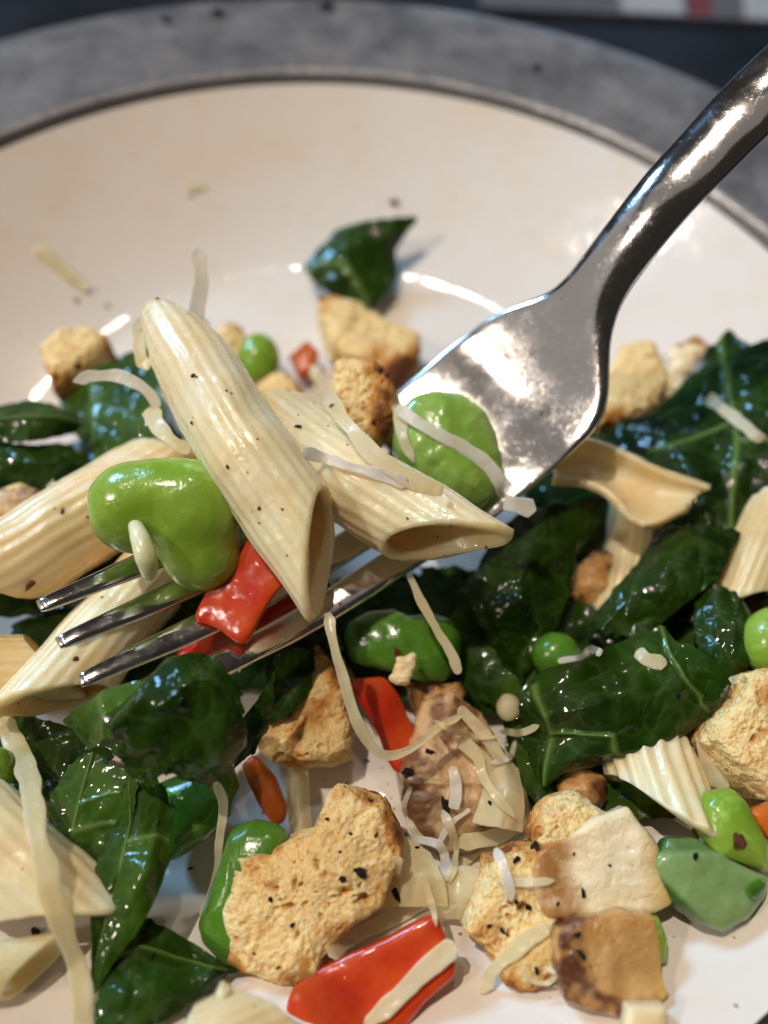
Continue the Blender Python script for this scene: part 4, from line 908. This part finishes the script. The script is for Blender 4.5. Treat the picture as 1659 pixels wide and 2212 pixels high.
zshred('cheese tip poking past the right edge of the fork', [(1088, 1085, 2.9), (1118, 1092, 2.9), (1158, 1102, 2.85)], 40, seed=9, taper=(1, .1), mat=M_CHEESE_W)
zshred('short cheese strand hanging by the open penne end', [(948, 1062, 3.45), (968, 1085, 3.5), (978, 1110, 3.45)], 18, seed=10, taper=(1, .2))
zshred('straight cheese shred hanging below the lying penne', [(882, 1240, 2.3), (925, 1325, 2.1), (965, 1400, 1.9), (992, 1455, 1.75)], 25, seed=11, taper=(1, .8))
zshred('looping cheese shred hanging from the penne tip', [(706, 1325, 2.75), (722, 1390, 2.7), (742, 1475, 2.5), (772, 1560, 2.25), (805, 1612, 2.0), (845, 1630, 1.85), (900, 1610, 1.8), (948, 1572, 1.85), (998, 1543, 1.9)], 26, seed=12, taper=(1.3, .6), curl=.25)
shred('long wide cheese shred down the bottom left corner', [(5, 1550), (50, 1630), (68, 1714), (82, 1814), (110, 1924), (148, 2040), (172, 2120), (188, 2230)], 54, seed=13, off=.05, th=.05)
zshred('thin cheese shred curving beside the hanging kale', [(466, 1690, 1.5), (481, 1739, 1.4), (474, 1814, 1.25), (465, 1889, 1.0), (445, 1954, .7), (410, 2004, .55), (380, 2016, .5)], 22, seed=14)
shred('orange tinted cheese shred across the top of the red pepper', [(706, 2056), (790, 2010), (870, 1970), (955, 1930)], 44, seed=15, off=.05)
shred('white cheese shred lying on the large red pepper', [(790, 2214), (850, 2160), (905, 2105), (985, 2042)], 40, seed=16, th=.04, mat=M_CHEESE, off=.04)
shred('cheese shred leaning on the right side of the largest crouton', [(862, 1850), (850, 1900), (825, 1980)], 30, seed=17, off=.04)
shred('translucent cheese shred standing left of the largest crouton', [(622, 1680, .1), (634, 1740, .15), (640, 1795, .1)], 28, seed=18, off=.05)
shred('cheese shred at the top of the cheese tangle', [(992, 1528), (1048, 1592), (1096, 1658)], 38, seed=19, off=.1)
shred('long bent cheese shred around the right of the tangle', [(990, 1590), (1050, 1655), (1095, 1690), (1126, 1734), (1128, 1775), (1060, 1808), (990, 1822)], 40, seed=20, off=.1)
shred('short cheese shred at the bottom of the tangle', [(1000, 1848), (966, 1900), (942, 1934)], 46, seed=21, off=.06)
shred('thin curled cheese loop left in the tangle', [(888, 1700), (874, 1745), (892, 1790), (922, 1822)], 20, seed=22, off=.06)
shred('white cheese strip in the middle of the tangle', [(976, 1655), (988, 1710), (982, 1748)], 30, seed=23, off=.12, mat=M_CHEESE_W)
shred('very thin cheese thread in the tangle', [(1016, 1748), (974, 1780), (945, 1826)], 13, seed=24, off=.1, mat=M_CHEESE_W)
shred('broad cheese flake below the tangle near the flecked crouton', [(1090, 1800), (1040, 1830), (985, 1870), (930, 1920)], 52, seed=25, off=.04)
shred('pinkish cheese strip under the tangle', [(880, 1890), (930, 1930), (985, 1960)], 40, seed=26, off=.04)
shred('tapering cheese strand over the speckled crouton', [(1185, 2005), (1130, 2038), (1070, 2094), (1038, 2145)], 34, seed=27, off=.05, taper=(1, .2))
shred('curled cheese thread at the foot of the speckled crouton', [(1125, 2090), (1150, 2120), (1185, 2124), (1200, 2105), (1180, 2090)], 13, seed=28, off=.06)
shred('small white cheese curl on the ribbed kale leaf', [(1205, 1430), (1255, 1420), (1275, 1402), (1300, 1412)], 16, seed=29, off=.04, mat=M_CHEESE_W)
shred('melted white cheese smear on the ribbed kale leaf', [(1375, 1405), (1400, 1425), (1440, 1432)], 30, seed=30, off=.015, th=.02, mat=M_CHEESE, jag=.4, taper=(.4, .3))
shred('blurred cheese shred on the big kale at the right edge', [(1530, 855), (1580, 895), (1650, 950)], 30, seed=31, off=.06)
shred('faint cheese shred lying on the plate at the back left', [(75, 535), (130, 580), (188, 628)], 26, seed=32, off=.04)
shred('pale cheese scrap on the plate wall at the back', [(405, 420), (420, 408), (445, 405)], 20, seed=33, off=.03)
chunk('cheese_nub', 'pale nub on top of the bottom edge penne', 'cheese', [(465, 2144), (478, 2118), (502, 2134), (498, 2160), (475, 2164)], .95, .12, (0, .3, 1), 2.2, M_PASTA)

def sheet(label, grid, seed, mat=None):
    g = [[(x, y, dz) for x, y, dz in row] for row in grid]
    return leaf(label, g, seed=seed, mat=mat or M_CHEESE, th=.03, net=0, puff=0, crinkle=.05, crease=.06, edge=.012, flat=1, res=50, zig=.03, lin=.3, group='translucent onion slivers', name='onion_sliver', cat='onion')
sheet('translucent onion sliver right of the tan piece', [[(1040, 1600, 1.0), (1085, 1620, 1.1), (1120, 1660, 1.0)], [(1050, 1680, 1.1), (1095, 1700, 1.2), (1135, 1730, 1.0)], [(1020, 1780, .9), (1080, 1790, 1.0), (1130, 1800, .8)]], 201)
sheet('translucent onion sliver between largest crouton and tan piece', [[(850, 1800, .7), (890, 1815, .8), (930, 1840, .8)], [(840, 1880, .6), (890, 1890, .8), (960, 1900, .8)], [(830, 1960, .35), (890, 1960, .5), (970, 1960, .5)]], 202)
sheet('translucent onion sliver on the plate above the red pepper', [[(940, 1890, .6), (1000, 1870, .6), (1050, 1880, .5)], [(930, 1940, .4), (990, 1930, .5), (1040, 1940, .4)], [(945, 1985, .2), (990, 1985, .3), (1020, 1990, .2)]], 203)
sheet('glassy onion sliver standing beside the orange pepper sliver', [[(615, 1660, .5), (640, 1655, .6), (665, 1665, .5)], [(620, 1730, .5), (645, 1730, .6), (668, 1735, .5)], [(630, 1800, .3), (650, 1800, .4), (670, 1800, .3)]], 204)
bpy.context.view_layer.update(); DG = bpy.context.evaluated_depsgraph_get()
for k in range(9):
    cx_, cy_ = rsn_t.uniform(880, 1150), rsn_t.uniform(1560, 1960); a_ = rsn_t.uniform(0, math.pi); l_ = rsn_t.uniform(35, 90); bnd = rsn_t.uniform(-60, 60)
    dx_, dy_ = math.cos(a_)*l_, math.sin(a_)*l_
    shred('fine cheese thread lying in the tangle below the fork', [(cx_-dx_, cy_-dy_), (cx_-dy_*bnd/90, cy_+dx_*bnd/90), (cx_+dx_, cy_+dy_)], rsn_t.uniform(14, 26), off=.05, seed=300+k, mat=M_CHEESE_W if k % 3 == 0 else None, group='fine cheese threads in the tangle', taper=(.5, .3), n=32)

# pepper flakes: three lump shapes shared by all
rsn = np.random.RandomState(5)
FM = []
for k in range(4):
    th = np.linspace(0, 2*math.pi, 18, endpoint=False); ph = np.linspace(-math.pi/2, math.pi/2, 11)
    d = np.stack([np.outer(np.cos(ph), np.cos(th)), np.outer(np.cos(ph), np.sin(th)), np.outer(np.sin(ph), np.ones(18))], -1).reshape(-1, 3)
    d = d*(1 + .5*fbm(d*1.9 + k*9, k, 3))[:, None]*np.array([1, (.6, .85, .7, .5)[k], .5])
    me = bpy.data.meshes.new('flake'); me.from_pydata((d*S).tolist(), [], gridfaces(11, 18)); me.update()
    for matx in (M_FLAKE, M_SPICE):
        m2 = me.copy(); m2.materials.append(matx); FM.append(m2)
def flake(x, y, px, brown, label, grp, rot=None):
    loc, nor = hit(x, y); nor = unit(nor)
    if nor @ (CAM - loc) < 0: nor = -nor
    o = bpy.data.objects.new('spice_flake' if brown else 'pepper_flake', FM[2*rsn.randint(4) + brown]); col.objects.link(o)
    r = .42*px*depth(loc)/F0; o.scale = (r, r, r)
    o.location = Vector((loc + nor*r*.15)*S)
    o.rotation_mode = 'QUATERNION'; qz = Vector(nor).to_track_quat('Z', 'Y')
    o.rotation_quaternion = qz @ Matrix.Rotation(rsn.rand()*6.28 if rot is None else rot, 3, 'Z').to_quaternion()
    tag(o, label, 'flake', grp)
FL = {
 ('pepper flake speckling the speckled crouton and cooked slices', 0): [(1115, 1856, 22), (1144, 1959, 24), (1118, 1950, 18), (1057, 2000, 14), (1085, 2010, 20), (1160, 2097, 20), (1260, 1930, 22), (1256, 2063, 26), (1248, 2020, 20), (1095, 2020, 10), (1205, 1952, 12), (1240, 1845, 8), (1318, 1870, 8)],
 ('pepper flake on the largest crouton', 0): [(742, 1899, 18), (585, 1944, 15), (632, 1999, 14), (707, 1769, 13), (757, 1801, 10), (812, 1804, 13), (802, 1731, 10), (735, 1840, 8), (548, 2060, 8), (600, 2090, 12)],
 ('pepper flake among the cheese tangle', 0): [(884, 1669, 28), (929, 1624, 24), (1059, 1734, 14), (901, 1831, 12), (851, 1781, 9)],
 ('tiny spice fleck on the upright penne', 1): [(417, 812, 12), (415, 914, 12), (489, 844, 7), (492, 1009, 11), (560, 1099, 10), (425, 815, 7), (500, 850, 6), (535, 1020, 6), (610, 1100, 9), (620, 1200, 7), (735, 1305, 9), (560, 1130, 7)],
 ('spice fleck on the open ended penne', 1): [(975, 1135, 8), (945, 1160, 7), (1050, 1182, 8), (880, 1120, 6)],
 ('spice fleck on the left penne', 1): [(165, 1423, 13), (135, 1105, 16), (220, 1290, 8), (215, 1500, 6), (40, 1520, 7)],
}
for (lab, br), lst in FL.items():
    for (x, y, w) in lst: flake(x, y, w, br, lab, lab.replace('flake ', 'flakes ').replace('fleck ', 'flecks '))
for x, y, w, br, lab in [
    (962, 1742, 40, 0, 'biggest black pepper flake, on the tan piece'), (1160, 1834, 44, 0, 'long black burnt flake above the pale cooked slice'), (857, 1931, 32, 0, 'round black peppercorn piece right of the largest crouton'),
    (780, 1884, 38, 0, 'large black flake on the right of the largest crouton'), (77, 2014, 24, 0, 'curved dark flake on the bottom left penne'), (330, 2066, 17, 0, 'black peppercorn on the bottom kale leaf'),
    (1596, 1819, 36, 1, 'dark brown flake on the bean half at lower right'), (1504, 1799, 26, 1, 'brown flake on the ridged penne tip'), (1501, 1849, 20, 0, 'black flake under the ridged penne tip'),
    (65, 1263, 28, 1, 'reddish brown flake on the big left penne'), (340, 645, 9, 0, 'black speck on the very top of the upright penne'), (645, 922, 18, 0, 'black flake on the bread crumb behind the penne'),
    (717, 877, 14, 1, 'red brown speck on the cheese shred at the fork crouton'), (859, 1415, 36, 1, 'dark red flake on the two lobed centre bean'), (1126, 1563, 20, 1, 'brown fleck at the left edge of the ribbed leaf'),
    (792, 1644, 13, 0, 'black speck on the bare plate between crouton and red strip'), (412, 1876, 13, 1, 'brown speck on the bare plate behind the thin shred'), (1160, 148, 26, 0, 'black crumb on the grey plate rim'),
    (358, 45, 32, 0, 'dark smudge on the rim at the back left'), (705, 18, 40, 0, 'dark smudge on the rim at the back centre'), (165, 650, 14, 1, 'blurred brown speck on the plate at the left'), (852, 437, 26, 1, 'orange brown crumb above the lone back leaf'), (470, 32, 36, 0, 'dark smear on the rim right of the left smudge'),
    (232, 661, 10, 1, 'tiny orange speck on the plate at the left'), (1466, 1505, 14, 0, 'dark fleck on the ribbed kale leaf'), (190, 1117, 9, 1, 'brown speck on the left end of the sprouting bean')]:
    flake(x, y, w, br, lab, None)

# oil drops scattered over the well and along the groove
dv, df = [], []
def drop(x, y, px, flat=.45):
    loc, nor = hit(x, y); nor = unit(nor); r = px/2*depth(loc)/F0
    a = unit(np.cross(nor, [1, .2, 0])); b = np.cross(nor, a); o0 = len(dv)
    for i, e in enumerate(np.linspace(0, math.pi/2*.98, 5)):
        for t in np.linspace(0, 2*math.pi, 10, endpoint=False):
            dv.append(loc + (a*math.cos(t) + b*math.sin(t))*r*math.cos(e) + nor*r*flat*math.sin(e) + nor*.003)
    for f in gridfaces(5, 10, off=o0): df.append(f)
    df.append(tuple(range(o0+40, o0+50)))
for k in range(60):
    x = rsn.uniform(440, 640) if k < 24 else rsn.uniform(860, 1240); y = 590 + (x - 720)**2*.00016 + rsn.normal(0, 14)
    drop(x, y, rsn.uniform(3, 9))
for k in range(40): drop(rsn.uniform(1030, 1260), 480 + rsn.normal(0, 26) , rsn.uniform(3, 10))
for x, y, w in [(178, 205, 12), (158, 215, 12), (142, 236, 12), (126, 240, 12), (108, 257, 12), (88, 262, 10), (560, 172, 14), (700, 148, 14), (805, 178, 14), (975, 370, 22), (1070, 272, 14), (1005, 246, 20), (1215, 296, 18), (1380, 350, 12), (1395, 360, 12), (35, 670, 10), (385, 632, 14)]: drop(x, y, w)
for k in range(26): drop(rsn.uniform(0, 620), rsn.uniform(600, 720), rsn.uniform(3, 8))
mk('oil_drops', np.array(dv), df, M_OIL, None, 'scattered tiny oil drops on the bare plate', 'oil', kind='stuff', closed=False)
cv_v, cv_f = [], []
base = np.array([list(v.co) for v in FM[0].vertices])/S; bf = [tuple(p.vertices) for p in FM[0].polygons]
for k in range(240):
    z_ = rsn.rand()
    if z_ < .45: x, y = rsn.uniform(40, 1300), rsn.uniform(420, 760)
    elif z_ < .7: x, y = rsn.uniform(560, 900), rsn.uniform(1640, 1820)
    elif z_ < .78: x, y = rsn.uniform(900, 1600), rsn.uniform(1960, 2210)
    else: x, y = rsn.uniform(100, 1500), rsn.uniform(250, 620)
    loc, nor = hit(x, y)
    if abs(loc[2] - float(platez(math.hypot(loc[0], loc[1])))) > .03: continue
    r = abs(rsn.normal(.012, .014)) + .006; a = rsn.rand()*6.28; c_, s_ = math.cos(a), math.sin(a)
    q = base*r; o0 = len(cv_v); q = np.stack([q[:, 0]*c_ - q[:, 1]*s_, q[:, 0]*s_ + q[:, 1]*c_, q[:, 2]], 1) + loc + unit(nor)*r*.3
    cv_v += list(q); cv_f += [tuple(i + o0 for i in f) for f in bf]
mk('loose_crumbs', np.array(cv_v), cv_f, M_CRUMB, None, 'tiny loose bread crumbs scattered over the bare plate', 'crumbs', kind='stuff')
for o in bpy.data.objects:
    if '_org' in o: del o['_org']
